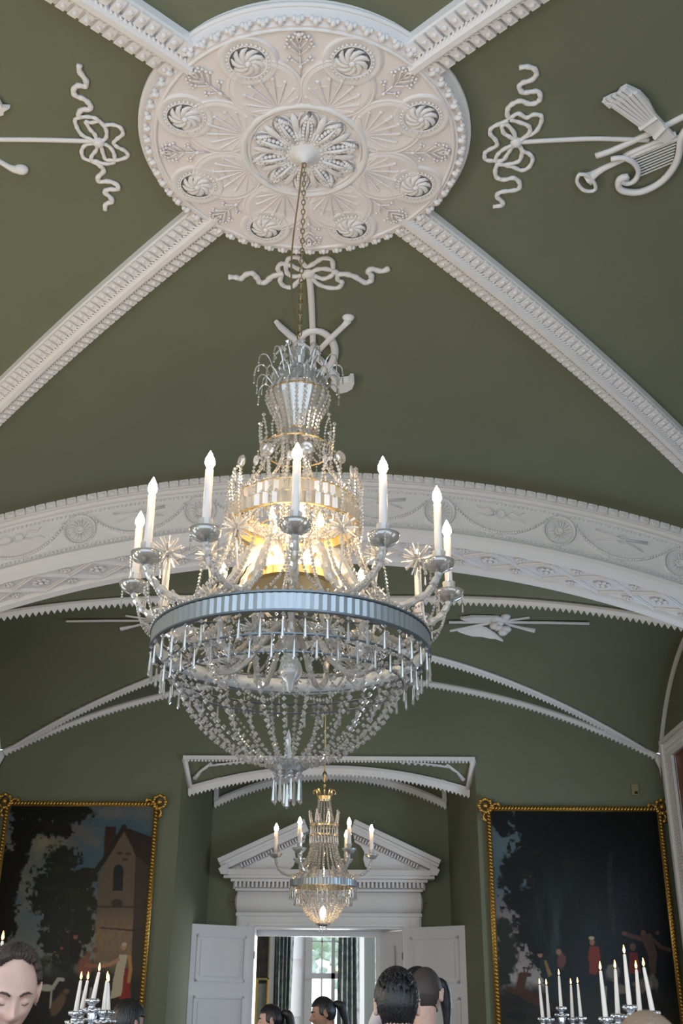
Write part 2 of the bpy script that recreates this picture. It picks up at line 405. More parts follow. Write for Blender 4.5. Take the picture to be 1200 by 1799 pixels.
# ------------------------------------------------------------------ DIAGONAL RIBS OF THE MAIN BAY
labels = {(-1,1): 'trim_2', (1,1): 'trim_3', (-1,-1): 'trim_4', (1,-1): 'trim_5'}
for (sx, sy), nm in labels.items():
    ss = frange(.64, 4.74, 40); base = MB(); blocks = MB(); rope = MB()
    def rp(s, off, dz):   # off = distance across the rib
        d = off/math.sqrt(2); return (sx*(s+d), YC+sy*(s-d), f1(min(abs(s+d), abs(s-d)))+dz)
    prof = [(-.150, .01), (-.150, -.045), (-.138, -.055), (-.045, -.060), (-.040, -.085), (-.018, -.105), (.018, -.105), (.040, -.085), (.045, -.060), (.138, -.055), (.150, -.045), (.150, .01)]
    base.sheet([[rp(s, o, dz-abs(o)*0.05) for s in ss] for o, dz in prof])
    rib = struct(base.build(nm, M['plaster'], smooth=False), 'white plaster rib running diagonally from the ceiling medallion')
    n = int((4.74-.72)/.052)
    for i in range(n):
        s = .70+i*.052
        for side in (-1, 1):
            blocks.slab([rp(s, side*.052, -.066), rp(s+.037, side*.052, -.066), rp(s+.037, side*.140, -.062), rp(s, side*.140, -.062)], (0, 0, -.018))
            blocks.ell(rp(s+.018, side*.100, -.085), .018, .018, .012, 6, 4)
    for side in (-1, 1):
        for i in range(int(4.02/.022)):
            s = .68+i*.022
            a = Vector(rp(s, side*.036, -.088)); b = Vector(rp(s+.014, side*.052, -.080)); rope.tube([a, b], .0075, 5)
    blocks.build('leaf_blocks', M['plaster'], rib, smooth=False)['kind'] = 'stuff'
    rope.build('rope_moulding', M['plaster'], rib, smooth=False)

# ------------------------------------------------------------------ TOOTHED TRIMS
def toothed(path, wf, tf, W, Tk, tooth, mb, step=.062, teeth=True):
    path = [Vector(p) for p in path]
    ring = []
    for p in path:
        w = wf(p).normalized(); t = tf(p).normalized()
        ring.append([p, p+t*Tk, p+w*W*.35+t*Tk*1.4, p+w*W+t*Tk*.8, p+w*W])
    mb.sheet([[r[k] for r in ring] for k in (0, 1, 2, 3, 4, 0)])
    if teeth:
        P = resample(path, step)
        for a, b in zip(P, P[1:]):
            w = wf(a).normalized(); t = tf(a).normalized(); m = (a+b)/2
            mb.slab([a+w*W*.9+t*.003, b+w*W*.9+t*.003, m+w*(W+tooth)+t*.003], t*Tk*.7)
down = lambda p: Vector((0, 0, -1))
# wall arch on the end wall
mb = MB(); arcn = lambda p: Vector((-p.x, 0, -(10.2+p.z-6.17)))
toothed([(x, 15.49, h2(x)) for x in frange(-4.78, 4.78, 60)], arcn, lambda p: Vector((0,-1,0)), .075, .03, .035, mb)
struct(mb.build('trim_6', M['plaster']), 'thin white toothed arch trim on the end wall')
# groin curves of the lunettes
def groin(sgn):
    out = []
    for x in frange(-4.78, 4.78, 80):
        z = h2(x); dz = 6.29-z; dy = math.sqrt(max(0, 9.61-(3.1-dz)**2)); out.append((x, 13+sgn*min(dy, 2.5), z-.004))
    return out
mb = MB(); toothed(groin(1), lambda p: Vector((0, .75, -.65)), lambda p: Vector((0,-.65,-.75)), .09, .03, .035, mb)
struct(mb.build('trim_7', M['plaster']), 'thin white toothed groin trim rising from the end wall corners')
mb = MB(); toothed(groin(-1), lambda p: Vector((0, .45, -.9)), lambda p: Vector((0,-.9,-.45)), .07, .03, .045, mb, step=.068)
struct(mb.build('trim_8', M['plaster']), 'nearly level white toothed trim just beyond the broad arch band')
for sx, nm in ((1, 'trim_9'), (-1, 'trim_10')):
    mb = MB(); toothed([(sx*4.79, y, g2(y)) for y in frange(10.6, 15.49, 40)], lambda p: Vector((0, 13-p.y, -(3.1+p.z-6.29))), lambda p: Vector((-sx,0,0)), .08, .03, .02, mb, teeth=False)
    struct(mb.build(nm, M['plaster']), 'white arch trim on the %s side wall of the far bay' % ('right' if sx > 0 else 'left'))
# little pendant tips where the trims meet in the corners
mb = MB()
for sx in (-1, 1): mb.lathe([(.001,.12),(.05,.08),(.06,.02),(.03,-.05),(.012,-.1),(.001,-.22)], 8, (sx*4.73, 15.42, 4.88))
struct(mb.build('trim_11', M['plaster'], smooth=True), 'small white pendant tips in the end wall corners')

# ---- recess trims
RC = struct(MB().box(-RX, RX, 15.44, 15.52, ZL-.035, ZL+.02).build('trim_12', M['plaster']), 'straight white trim over the recess')
mb = MB()
for i in range(84): 
    x = -RX+.03+i*.05; mb.ell((x, 15.46, ZL-.05), .018, .012, .018, 5, 4)
mb.build('bead_course', M['plaster'], RC)
mb = MB()
for Yp, hw, ft, cr in ((15.79, 2.04, 4.55, 4.86), ):
    toothed([(x, Yp, arcz(x, hw, ft, cr)+.02) for x in frange(-hw, hw, 40)], down, lambda p: Vector((0,-1,-.2)), .13, .035, .035, mb, step=.058)
mb.build('recess_arch', M['plaster'], RC)
mb = MB()
for sx in (-1, 1):
    mb.tube([(sx*2.075, 15.47, 4.90), (sx*2.01, 15.80, 4.50)], .05, 4, flat=.7)
    # scrollwork in the corner spandrels
    mb.tube([(sx*1.95, 15.72, 4.66), (sx*1.86, 15.66, 4.76), (sx*1.78, 15.6, 4.80), (sx*1.7, 15.58, 4.87)], [.05, .03, .035, .02], 6, flat=.5)
    mb.tube([(sx*1.74, 15.6, 4.82), (sx*1.6, 15.58, 4.84), (sx*1.4, 15.55, 4.86), (sx*1.1, 15.53, 4.88)], [.03, .035, .025, .01], 6, flat=.5)
    for j in range(8): mb.ell((sx*(1.7-j*.09), 15.58, 4.835+.006*j), .03, .02, .022, 6, 4)
mb.build('spandrel_scroll', M['plaster'], RC, smooth=True)
mb = MB()
toothed([(x, YB-.01, arcz(x, 1.80, 4.58, 5.02)) for x in frange(-1.80, 1.80, 40)], down, lambda p: Vector((0,-1,0)), .11, .035, .04, mb, step=.058)
for x0, x1 in ((-1.81, -1.74), (1.74, 1.81)): mb.box(x0, x1, YB-.05, YB, 4.56, 4.95)
struct(mb.build('trim_13', M['plaster']), 'white toothed arch trim on the back wall of the recess')
# ------------------------------------------------------------------ CEILING MEDALLION
R0 = 1.045; ZR = 6.572
med = thing('ceiling_medallion', 'large round white plaster medallion with fans, leaves and wheel roundels on the green ceiling', 'ceiling rose', (0, YC, ZR))
# local z measured down from the ceiling: use a matrix that flips z so that +h is towards the floor
DN = Matrix(((1,0,0,0),(0,1,0,0),(0,0,-1,0),(0,0,0,1)))
def mm(): return MB(DN)
def ringtube(mb, c, r, tr, n=48, h=0.0, a0=0, a1=2*PI, flat=1.0):
    closed = abs(a1-a0-2*PI) < 1e-6
    ts = frange(a0, a1, n); ts = ts[:-1] if closed else ts
    mb.tube([(c[0]+r*math.cos(t), c[1]+r*math.sin(t), h) for t in ts], tr, 6, closed, flat, up=(0,0,1))
mb = mm(); mb.lathe([(0, .02), (.36, .02), (.40, .02), (.93, .015), (.96, .02), (.975, .0), (1.0, .0), (1.012, -.02), (1.03, -.05), (1.045, -.075), (1.045, -.12)], 96)
mb.build('medallion_disc', M['plaster_blush'], med, smooth=False)
mb = mm(); ringtube(mb, (0,0), 1.03, .018, 96, -.06); ringtube(mb, (0,0), .935, .012, 96, .018); mb.build('rim_moulding', M['plaster'], med, smooth=True)
mb = mm()
for i in range(64):
    t = 2*PI*i/64; r = .985; c = (r*math.cos(t), r*math.sin(t), .012); Rm = Matrix.Rotation(t, 3, 'Z')
    mb.ell(c, .030, .020, .026, 6, 4, Rm)
    for s in (-1, 1): mb.ell((c[0]-s*.022*math.sin(t)+.012*math.cos(t), c[1]+s*.022*math.cos(t)+.012*math.sin(t), .006), .019, .016, .020, 6, 4, Rm)
mb.build('rim_leaves', M['plaster'], med, smooth=True)
mb = mm(); ringtube(mb, (0,0), .385, .024, 64, .018); ringtube(mb, (0,0), .352, .009, 64, .02); mb.build('inner_ring', M['plaster'], med, smooth=True)
boss = mm(); boss.lathe([(.135, .015), (.115, .035), (.10, .05), (.07, .055), (.055, .075), (.03, .09), (.015, .11), (.001, .11)], 24); boss.build('boss', M['plaster'], med, smooth=True)
def rotp(t, x, y, h): return (x*math.cos(t)-y*math.sin(t), x*math.sin(t)+y*math.cos(t), h)
mb0 = mm()
for i in range(17):   # one acanthus leaf along +x
    u = i/16; x = .11+.22*u; wv = .046*math.sin(PI*min(1, u*.9+.12))**.6
    for s in (-1, 1): mb0.ell((x, s*wv, .028+.012*math.sin(u*9)), .014, .013, .015, 6, 4)
    if i % 2 == 0:
        for s in (-1, 1): mb0.ell((x, s*wv*.5, .04), .016, .014, .014, 6, 4)
mb0.tube([(.12, 0, .045), (.22, 0, .055), (.335, 0, .035)], [.012, .012, .006], 6)
leaf = mb0.data('leaf', M['plaster'], True)
plain = mm().tube([(.14, 0, .03), (.22, 0, .038), (.28, 0, .03), (.33, 0, .02)], [.012, .018, .026, .008], 8, flat=.5, up=(0,0,1)).tube([(.27, .02, .03), (.31, .045, .025), (.325, .075, .02)], .007, 5).tube([(.27, -.02, .03), (.31, -.045, .025), (.325, -.075, .02)], .007, 5).data('plain_leaf', M['plaster'], True)
for i in range(10):
    link('leaf', leaf, med, rot=(0, 0, 2*PI*(i+.5)/10+.12)); link('plain_leaf', plain, med, rot=(0, 0, 2*PI*i/10+.12))
# one scallop with its fan along +x
mb0 = mm(); cx = .555; 
ringtube(mb0, (cx, 0), .215, .014, 30, .018, -PI*.80, PI*.80)
mb0.lathe([(0.001,.022),(.12,.024),(.185,.034),(.205,.030),(.222,.012)], 30, (cx,0,0))
for j in range(9):
    t = (j-4)*.33; a = (.395, 0); L = .225-.005*abs(j-4)**2
    mb0.tube([(a[0]+.02*math.cos(t), .02*math.sin(t), .026), (a[0]+L*math.cos(t), L*math.sin(t), .030)], [.004, .0085], 5)
    mb0.ell((a[0]+(L+.008)*math.cos(t), (L+.008)*math.sin(t), .028), .013, .013, .011, 6, 4)
mb0.tube([(.395+.17*math.cos(t), .17*math.sin(t)+.0, .026+0*t) for t in frange(-1.2, 1.2, 16)], .0035, 4)
fan = mb0.data('fan_scallop', M['plaster_blush'], False)
# wheel roundel (pinwheel) along +x
mb0 = mm(); cx = .775
mb0.lathe([(.112,.012),(.118,.03),(.150,.026),(.166,.034),(.178,.012)], 36, (cx,0,0)); 
ringtube(mb0, (cx,0), .112, .006, 30, .03)
for j in range(30):
    t = 2*PI*j/30; mb0.ell((cx+.122*math.cos(t), .122*math.sin(t), .030), .0095, .0095, .009, 5, 4)
for j in range(9):
    t = 2*PI*j/9; pts = [(cx+r*math.cos(t+k*.28), r*math.sin(t+k*.28), .042-.004*k) for k, r in enumerate((.016, .04, .062, .082, .097))]
    mb0.tube(pts, [.009, .015, .019, .016, .006], 6, flat=.6, up=(0,0,1))
mb0.ell((cx, 0, .045), .02, .02, .016, 8, 5)
wheel = mb0.data('wheel_roundel', M['plaster'], True)
wheelbg = mm().lathe([(.001,.021),(.112,.021)], 28, (cx,0,0)).data('roundel_ground', M['recess_shade'])
# flower spray along +x
mb0 = mm()
mb0.tube([(.60,0,.022),(.70,0,.026),(.86,0,.022)], [.003,.006,.003], 5)
for x, L, sp in ((.69,.05,.9),(.76,.075,.7),(.80,.085,.5),(.84,.06,.25)):
    for s in (-1, 1):
        mb0.tube([(x,0,.024),(x+L*.5, s*L*sp*.7,.028),(x+L*.9, s*L*sp*1.3,.022)], [.006,.005,.003], 5)
        for q in range(3): mb0.ell((x+L*.9+.014*math.cos(q*2.1), s*L*sp*1.3+.014*math.sin(q*2.1), .026), .011, .011, .010, 5, 4)
mb0.ell((.68,0,.028),.018,.013,.012,6,4); mb0.ell((.90,0,.026),.018,.018,.014,6,4)
spray = mb0.data('flower_spray', M['plaster_blush'], True)
for i in range(8):
    a = 2*PI*(i+.5)/8
    link('fan_scallop', fan, med, rot=(0,0,a)); w_ = link('wheel_roundel', wheel, med, rot=(0,0,a)); link('roundel_ground', wheelbg, med, rot=(0,0,a))
    link('flower_spray', spray, med, rot=(0,0,a+PI/8))

# ------------------------------------------------------------------ BOWS AND TROPHIES
def tracer(ox, oy, sc, fn=c1, drop=.012):
    def t(pts, s=4):
        out = []
        for x, y in (spline([(a, b, 0) for a, b in pts], s) if s > 1 else [Vector((a, b, 0)) for a, b in pts]).__iter__() if False else [(v.x, v.y) for v in (spline([(a, b, 0) for a, b in pts], s) if s > 1 else [Vector((a, b, 0)) for a, b in pts])]:
            p = on_ceiling(ox+x/sc, oy+y/sc, fn); p.z -= drop; out.append(p)
        return out
    return t
def ribbon(mb, t, pts, r=.020, s=4, flat=.8, ends=True):
    P = t(pts, s); n = len(P); mb.tube(P, [r*(1.0 + .12*math.sin(i*1.7)) for i in range(n)], 6, flat=flat, up=(0,0,1))
# right-hand
t = tracer(820, 60, 3.158)
bow = thing('plaster_bow', 'white plaster ribbon bow right of the ceiling medallion, tails hanging both ways', 'plaster ornament', tuple(t([(275,590)],1)[0]))
mb = MB(at_thing(bow))
for p in ([(290,178),(330,172),(375,185),(385,215),(360,245),(310,262),(290,285),(310,315),(350,312),(395,310),(408,345),(385,372),(345,378),(300,362),(255,378),(228,405),(225,440),(240,465)],
          [(175,705),(158,745),(165,785),(205,800),(260,790),(292,815),(288,850),(240,862),(190,868),(165,890),(190,915),(200,940),(145,950)]): mb = MB(at_thing(bow)); ribbon(mb, t, p, .017); mb.build('ribbon_tail', M['plaster'], bow, smooth=True)
mb = MB(at_thing(bow))
for p in ([(240,465),(290,480),(340,500),(350,530),(320,565),(280,590)], [(245,455),(285,432),(330,455),(370,438),(412,445),(412,480),(385,530),(340,555),(285,588)],
          [(270,590),(265,545),(225,495),(195,500),(205,540),(245,565),(275,588)], [(230,470),(180,490),(135,515),(130,545),(160,580),(165,610),(120,635),(98,655),(105,688),(150,695),(200,690),(230,650),(250,620),(270,595)],
          [(270,600),(215,625),(175,655),(160,690),(185,715),(240,712),(290,695),(305,655),(300,620),(280,595)], [(285,600),(310,640),(345,655),(365,685),(345,730),(305,748),(260,730),(215,720),(170,705)]): ribbon(mb, t, p, .015)
mb.ell(t([(275,592)],1)[0], .04, .04, .03)
mb.build('loops', M['plaster'], bow, smooth=True)
mb = MB(at_thing(bow)); mb.tube(t([(280,592),(500,580),(700,572),(850,575),(1010,580)], 3), .018, 6, flat=.7, up=(0,0,1)); mb.build('cord', M['plaster'], bow, smooth=True)
tr = thing('plaster_trophy', 'white plaster trophy of lyre, trumpet and arrow quiver on the right of the ceiling', 'plaster ornament', tuple(t([(1000,600)],1)[0]))
def mt_(): return MB(at_thing(tr))
qv = [(755,345),(800,322),(835,310),(850,285),(885,265),(960,300),(1010,355),(1050,430),(1150,540),(1100,580),(1040,545),(960,492)]
mb = mt_(); mb.slab(t(qv, 1), (0, 0, -.035))
for k in range(6): 
    a = (790+k*28, 345-k*11); b = (985+k*12, 478-k*8); mb.tube([p+Vector((0,0,-.036)) for p in t([a, b], 1)], [.015, .011], 5)
for k in range(9):
    u = k/8; mb.tube([p+Vector((0,0,-.038)) for p in t([(757+u*110, 343-u*62+(8 if k%2 else -8)), (790+u*120, 372-u*62)], 1)], [.016, .010], 5)
mb.tube([p+Vector((0,0,-.035)) for p in t([(955,492),(1052,425)],1)], .02, 6); mb.tube([p+Vector((0,0,-.035)) for p in t([(1038,545),(1098,480)],1)], .018, 6)
mb.build('quiver', M['plaster'], tr)
mb = mt_(); mb.tube(t([(715,668),(800,640),(900,595),(1040,530),(1200,450),(1300,400)], 2), [.022]*3+[.018]*20 if False else .024, 6, flat=.7, up=(0,0,1)); mb.build('staff', M['plaster'], tr, smooth=True)
mb = mt_(); P = t([(672,790),(700,772),(760,735),(850,695),(950,650),(1100,590),(1250,540)], 2); mb.tube(P, [.055,.045,.032,.026,.022,.020]+[.018]*(len(P)-6), 8); 
e = t([(620,750),(608,790),(640,835),(685,845),(712,830),(700,790),(660,752)], 3); mb.tube([p+Vector((0,0,-.03)) for p in e], .013, 6, True); mb.build('trumpet', M['plaster'], tr, smooth=True)
mb = mt_(); mb.tube([p+Vector((0,0,-.02)) for p in t([(800,672),(860,665),(920,690),(950,740),(930,790),(890,808),(862,795),(868,770),(890,780)], 3)], .018, 6)
mb.tube([p+Vector((0,0,-.02)) for p in t([(890,770),(850,780),(838,820),(870,850),(960,855),(1060,810),(1130,740),(1170,660),(1185,560),(1220,500),(1260,480)], 3)], .024, 6)
mb.tube(t([(870,668),(1000,610),(1160,545)], 2), .018, 6); mb.build('lyre_frame', M['plaster'], tr, smooth=True)
mb = mt_()
for k in range(9): mb.tube([p+Vector((0,0,-.01)) for p in t([(900+k*7.5, 668+k*13), (1165-k*3, 560+k*17)], 1)], .005, 4)
mb.build('lyre_strings', M['plaster'], tr)
# left-hand
t = tracer(0, 80, 4.0)
bow = thing('plaster_bow', 'white plaster ribbon bow left of the ceiling medallion', 'plaster ornament', tuple(t([(690,665)],1)[0]))
mb = MB(at_thing(bow))
for p in ([(560,125),(560,170),(605,235),(600,275),(550,270),(518,300),(530,340),(590,365),(630,400),(635,435),(580,440),(555,465),(560,495)],
          [(650,800),(700,830),(730,870),(690,915),(700,945),(770,945),(825,970),(825,1000),(770,1000),(735,1020),(770,1050),(790,1085),(745,1105),(740,1145)]): mb = MB(at_thing(bow)); ribbon(mb, t, p, .018); mb.build('ribbon_tail', M['plaster'], bow, smooth=True)
mb = MB(at_thing(bow))
for p in ([(560,495),(530,510),(540,560),(575,615),(630,645),(690,670)], [(550,495),(610,490),(670,500),(720,540),(750,590),(745,640),(715,660)], [(600,520),(635,580),(665,610),(685,660)], [(600,520),(640,530),(690,520)],
          [(740,550),(790,545),(845,565),(865,610),(825,645),(800,675),(830,705),(880,730),(900,765),(850,790),(790,795),(745,790),(725,745),(710,690)],
          [(735,680),(780,710),(805,760),(800,810),(740,820),(670,800),(640,790),(650,760),(680,720),(685,680)], [(665,675),(600,690),(575,730),(590,780),(640,800)]): ribbon(mb, t, p, .014)
mb.ell(t([(693,670)],1)[0], .04, .04, .03); mb.build('loops', M['plaster'], bow, smooth=True)
mb = MB(at_thing(bow)); mb.tube(t([(690,662),(500,658),(250,652),(0,650),(-120,650)], 3), .018, 6, flat=.7, up=(0,0,1)); mb.build('cord', M['plaster'], bow, smooth=True)
tr = thing('plaster_trophy', 'white plaster horn end and feather tip entering at the far left of the ceiling', 'plaster ornament', tuple(t([(-60,700)],1)[0]))
mb = MB(at_thing(tr)); P = t([(-200,700),(-80,760),(0,805),(60,840),(100,858),(165,862)], 2); mb.tube(P, [.018]*(len(P)-5)+[.02,.022,.026,.032,.034], 7); mb.ell(t([(150,860)],1)[0], .05, .04, .035); mb.build('horn', M['plaster'], tr, smooth=True)
mb = MB(at_thing(tr)); mb.slab(t([(75,405),(20,402),(0,360),(-90,300),(-200,420),(-60,480),(0,462),(30,455),(30,435)], 1), (0,0,-.03)); mb.build('feather', M['plaster'], tr)
# far cell
t = tracer(380, 430, 3.75)
bow = thing('plaster_bow', 'white plaster ribbon bow below the medallion, behind the chandelier chain', 'plaster ornament', tuple(t([(615,180)],1)[0]))
mb = MB(at_thing(bow))
for p in ([(80,205),(125,205),(160,215),(200,185),(240,180),(270,210),(290,240),(330,235),(360,205),(410,185),(440,180)], [(790,185),(860,185),(920,205),(980,240),(1020,225),(1020,190),(1000,165),(1030,150),(1090,165),(1140,145)]): mb = MB(at_thing(bow)); ribbon(mb, t, p, .024); mb.build('ribbon_tail', M['plaster'], bow, smooth=True)
mb = MB(at_thing(bow))
for p in ([(600,180),(540,150),(500,130),(430,115),(405,150),(430,190),(420,230),(450,265),(500,270),(540,230),(600,185)], [(600,180),(520,200),(470,180),(460,130),(480,80),(540,75),(570,110),(600,135),(650,110),(700,80),(760,90),(770,150)],
          [(620,180),(660,155),(720,150),(790,170),(800,220),(830,240),(800,275),(720,270),(660,240),(620,190)], [(640,190),(700,215),(750,200),(780,170)]): ribbon(mb, t, p, .020)
mb.ell(t([(610,182)],1)[0], .05, .05, .03); mb.build('loops', M['plaster'], bow, smooth=True)
mb = MB(at_thing(bow)); mb.tube(t([(612,190),(625,330),(635,560),(642,840)], 4), .028, 6, flat=.6, up=(0,0,1)); mb.build('cord', M['plaster'], bow, smooth=True)
tr = thing('plaster_trophy', 'white plaster trophy of crossed horns and a ring behind the top of the chandelier', 'plaster ornament', tuple(t([(650,690)],1)[0]))
def mt_(): return MB(at_thing(tr))
mb = mt_(); mb.tube([p+Vector((0,0,-.01)) for p in t([(650+132*math.cos(a), 690+138*math.sin(a)) for a in frange(0, 2*PI, 24)[:-1]], 1)], .036, 6, True, .6, up=(0,0,1)); mb.build('ring', M['plaster'], tr, smooth=True)
mb = mt_(); P = t([(395,485),(420,515),(515,600),(650,705),(740,790),(785,850)], 1); mb.tube([p+Vector((0,0,-.02)) for p in P], [.02,.026,.03,.03,.03,.045], 7)
mb.slab(t([(775,835),(815,862),(870,858),(885,838),(905,840),(910,868),(895,905),(860,925),(820,935),(780,922),(755,895)], 1), (0,0,-.06)); mb.build('horn', M['plaster'], tr)
mb = mt_(); P = t([(870,470),(840,505),(740,600),(655,690)], 1); mb.tube([p+Vector((0,0,-.03)) for p in P], [.03,.024,.024,.024], 7); mb.ell(P[0], .05, .04, .035); mb.build('staff', M['plaster'], tr, smooth=True)
# trophies of the far bay, right and left
for flip, nm in ((1, 'right'), (-1, 'left')):
    t0 = tracer(780, 1060, 6.667, c2, .02)
    def t(pts, s=1, _f=flip, _t=t0):
        return [Vector((v.x*_f, v.y, v.z)) for v in _t(pts, s)]
    tr = thing('plaster_trophy', 'small plaster trophy of crossed flags in the far bay, %s of the chandelier' % nm, 'plaster ornament', tuple(t([(640,205)])[0]))
    def mt_(): return MB(at_thing(tr))
    mb = mt_(); mb.tube(t([(60,205),(400,205),(640,205),(1200,208),(1700,220)]), .030, 5, flat=.5, up=(0,0,1)); mb.build('shaft', M['plaster'], tr)
    mb = mt_(); mb.tube(t([(70,308),(400,240),(700,190),(1000,148)]), .028, 5, flat=.5, up=(0,0,1)); mb.tube(t([(430,165),(640,205),(900,270),(1060,305)]), [.028,.028,.03,.05], 5, flat=.5, up=(0,0,1)); mb.build('arrows', M['plaster'], tr)
    mb = mt_(); mb.slab(t([(160,290),(420,242),(500,265),(600,330),(690,408),(600,375),(540,372),(440,350),(330,345),(240,320)]), (0,0,-.03)); mb.slab(t([(190,140),(330,120),(600,125),(470,175),(380,190),(280,172),(230,160)]), (0,0,-.03)); mb.build('flags', M['plaster'], tr)
    mb = mt_()
    for p in ((600,160),(650,175),(700,170),(590,250),(640,270),(700,290),(650,225),(730,290),(690,325),(720,140)): mb.ell(t([p])[0], .07, .10, .04, 7, 4)
    mb.build('ribbon_knot', M['plaster'], tr, smooth=True)

# ------------------------------------------------------------------ DOORWAY WITH BROKEN PEDIMENT
yb = YB
PD = struct(MB().box(-1.37, -1.10, yb-.06, yb, 0, 2.94).box(1.10, 1.37, yb-.06, yb, 0, 2.94).box(-1.10, 1.10, yb-.06, yb, 2.75, 2.94)
            .box(-1.34, -1.30, yb-.10, yb-.05, 0, 2.91).box(1.30, 1.34, yb-.10, yb-.05, 0, 2.91).box(-1.38, 1.38, yb-.11, yb-.05, 2.885, 2.93)
            .box(-1.19, -1.16, yb-.08, yb-.05, 0, 2.81).box(1.16, 1.19, yb-.08, yb-.05, 0, 2.81).box(-1.16, 1.16, yb-.08, yb-.05, 2.79, 2.82).build('trim_14', M['plaster']), 'white moulded door surround with a broken triangular pediment')
mb = MB(); pz = [(0.0+.115*math.sin(a), 3.09-.15*math.cos(a)) for a in frange(0, PI, 12)]
rows = [[(x, yb-.03-o, z) for o, z in pz] for x in (-1.36, 1.36)]; mb.sheet(rows)
for x in (-1.36, 1.36): mb.slab([(x, yb-.03-o, z) for o, z in pz]+[(x, yb, 3.24), (x, yb, 2.94)], (.012 if x > 0 else -.012, 0, 0))
for sx in (-1, 1): mb.lathe([(.001,-.0),(.10,.0),(.15,0.0)], 4, (sx*1.36, yb, 3.09))
mb.ell((-1.34, yb-.02, 3.09), .075, .09, .148, 12, 10); mb.ell((1.34, yb-.02, 3.09), .075, .09, .148, 12, 10)
mb.build('frieze', M['plaster'], PD, smooth=True)
mb = MB()
for hw, z0, z1, d in ((1.40, 3.235, 3.265, .13), (1.44, 3.265, 3.36, .07), (1.47, 3.36, 3.40, .20), (1.57, 3.40, 3.44, .30), (1.60, 3.44, 3.52, .34)): mb.box(-hw, hw, yb-d, yb, z0, z1)
mb.build('cornice', M['plaster'], PD)
mb = MB(); n = 46
for i in range(n):
    x = -1.42+2.84*(i+.5)/n; mb.box(x-.017, x+.017, yb-.18, yb-.06, 3.28, 3.36)
mb.build('dentils', M['plaster'], PD)
# raking cornices stop short of the centre
sl = math.atan2(4.14-3.56, 1.64-.36)
for s in (-1, 1):
    mb = MB(); dt = MB(); L = math.hypot(4.14-3.56, 1.64-.36)
    def q(u, v, y): # u along slope from tip, v normal (up)
        return (s*(1.60-u*math.cos(sl)+v*math.sin(sl)), y, 3.52+u*math.sin(sl)+v*math.cos(sl))
    for v0, v1, d in ((-.02, .05, .30), (.05, .09, .33), (.09, .155, .40)):
        a = [q(0, v0, yb-d), q(L, v0, yb-d), q(L, v1, yb-d), q(0, v1, yb-d)]; mb.slab(a, (0, d, 0))
    mb.slab([(s*1.64, yb-.40, 3.52), (s*1.60, yb-.40, 3.44), (s*1.50, yb-.40, 3.44), (s*1.50, yb-.40, 3.60)], (0, .4, 0))
    mb.build('raking_cornice', M['plaster'], PD)
    for i in range(24):
        u = .28+i*.044
        dt.slab([q(u, -.085, yb-.20), q(u+.022, -.085, yb-.20), q(u+.022, -.025, yb-.20), q(u, -.025, yb-.20)], (0, .1, 0))
    dt.build('dentils', M['plaster'], PD)
    ty = [(s*1.50, yb-.08, 3.52)] + [(s*(.36+.26*math.sin(a)), yb-.08, 3.52+.50*(1-math.cos(a*.9))/1.0) for a in frange(0, PI*.55, 8)] + [(s*.36, yb-.08, 4.06)]
    MB().slab([(s*1.55, yb-.10, 3.52), (s*.62, yb-.10, 3.52), (s*.54, yb-.10, 3.60), (s*.51, yb-.10, 3.70), (s*.53, yb-.10, 3.80), (s*.47, yb-.10, 3.90), (s*.38, yb-.10, 3.95), (s*.36, yb-.10, 4.08)], (0, .10, 0)).build('tympanum', M['plaster'], PD)
# reveal of the opening
rv = MB(); rv.box(-1.12, -1.10, YB, 17.55, 0, 2.75); rv.box(-1.12, 1.12, YB, 17.62, 2.72, 2.76)
rv.box(-1.12, 1.12, 17.50, 17.58, 2.64, 2.74)
rv.slab([(1.10, 17.05, 0), (.76, 17.55, 0), (.76, 17.55, 2.70), (1.10, 17.05, 2.70)], (.05, .04, 0))
rv.slab([(.98, 17.19, 1.95), (.86, 17.37, 1.95), (.86, 17.37, 2.5), (.98, 17.19, 2.5)], (-.02, -.015, 0))
rv.slab([(1.00, 17.165, .3), (.84, 17.395, .3), (.84, 17.395, 1.7), (1.00, 17.165, 1.7)], (-.02, -.015, 0))
rv.box(.70, .78, 17.53, 17.60, 0, 2.66)
struct(rv.build('trim_15', M['wood_white']), 'white panelled reveal of the doorway')
# two door leaves, opened towards the hall
def leaf_mesh(w):
    mb = MB(); mb.box(0, w, -.022, .022, .01, 2.735)
    for z0, z1 in ((1.98, 2.60), (1.08, 1.80), (.22, .92)):
        for sy in (-1, 1):
            y = sy*.022; x0, x1 = .15, w-.14
            for a in ((x0, x1, z0, z0+.035), (x0, x1, z1-.035, z1), (x0, x0+.035, z0, z1), (x1-.035, x1, z0, z1)):
                mb.box(a[0], a[1], min(y, y+sy*.022), max(y, y+sy*.022), a[2], a[3])
            mb.box(x0+.07, x1-.07, min(y, y+sy*.014), max(y, y+sy*.014), z0+.07, z1-.07)
    return mb
for sx, nm, px in ((-1, 'door_1', 334), (1, 'door_2', 815)):
    L = 1.10; lx = atY(px, 1620, 16.38).x - sx*1.10; ang = math.atan2(-(YB-16.38), lx)
    o = struct(leaf_mesh(L).build(nm, M['wood_white'], label='white panelled door leaf standing open on the %s of the doorway' % ('left' if sx < 0 else 'right')))
    o.location = (sx*1.10, YB-.03, 0); o.rotation_euler = (0, 0, ang)
    k = MB().lathe([(.001,0),(.028,.0),(.03,.02),(.012,.03),(.012,.05),(.03,.06),(.032,.08),(.001,.09)], 12, (1.03, .022, 1.0), Matrix.Rotation(-PI/2, 3, 'X')).build('door_knob', M['brass'], o, smooth=True)
    MB().box(-.008, .010, -.03, .03, 2.3, 2.4).box(-.008, .010, -.03, .03, .4, .5).build('hinge', M['brass'], o)

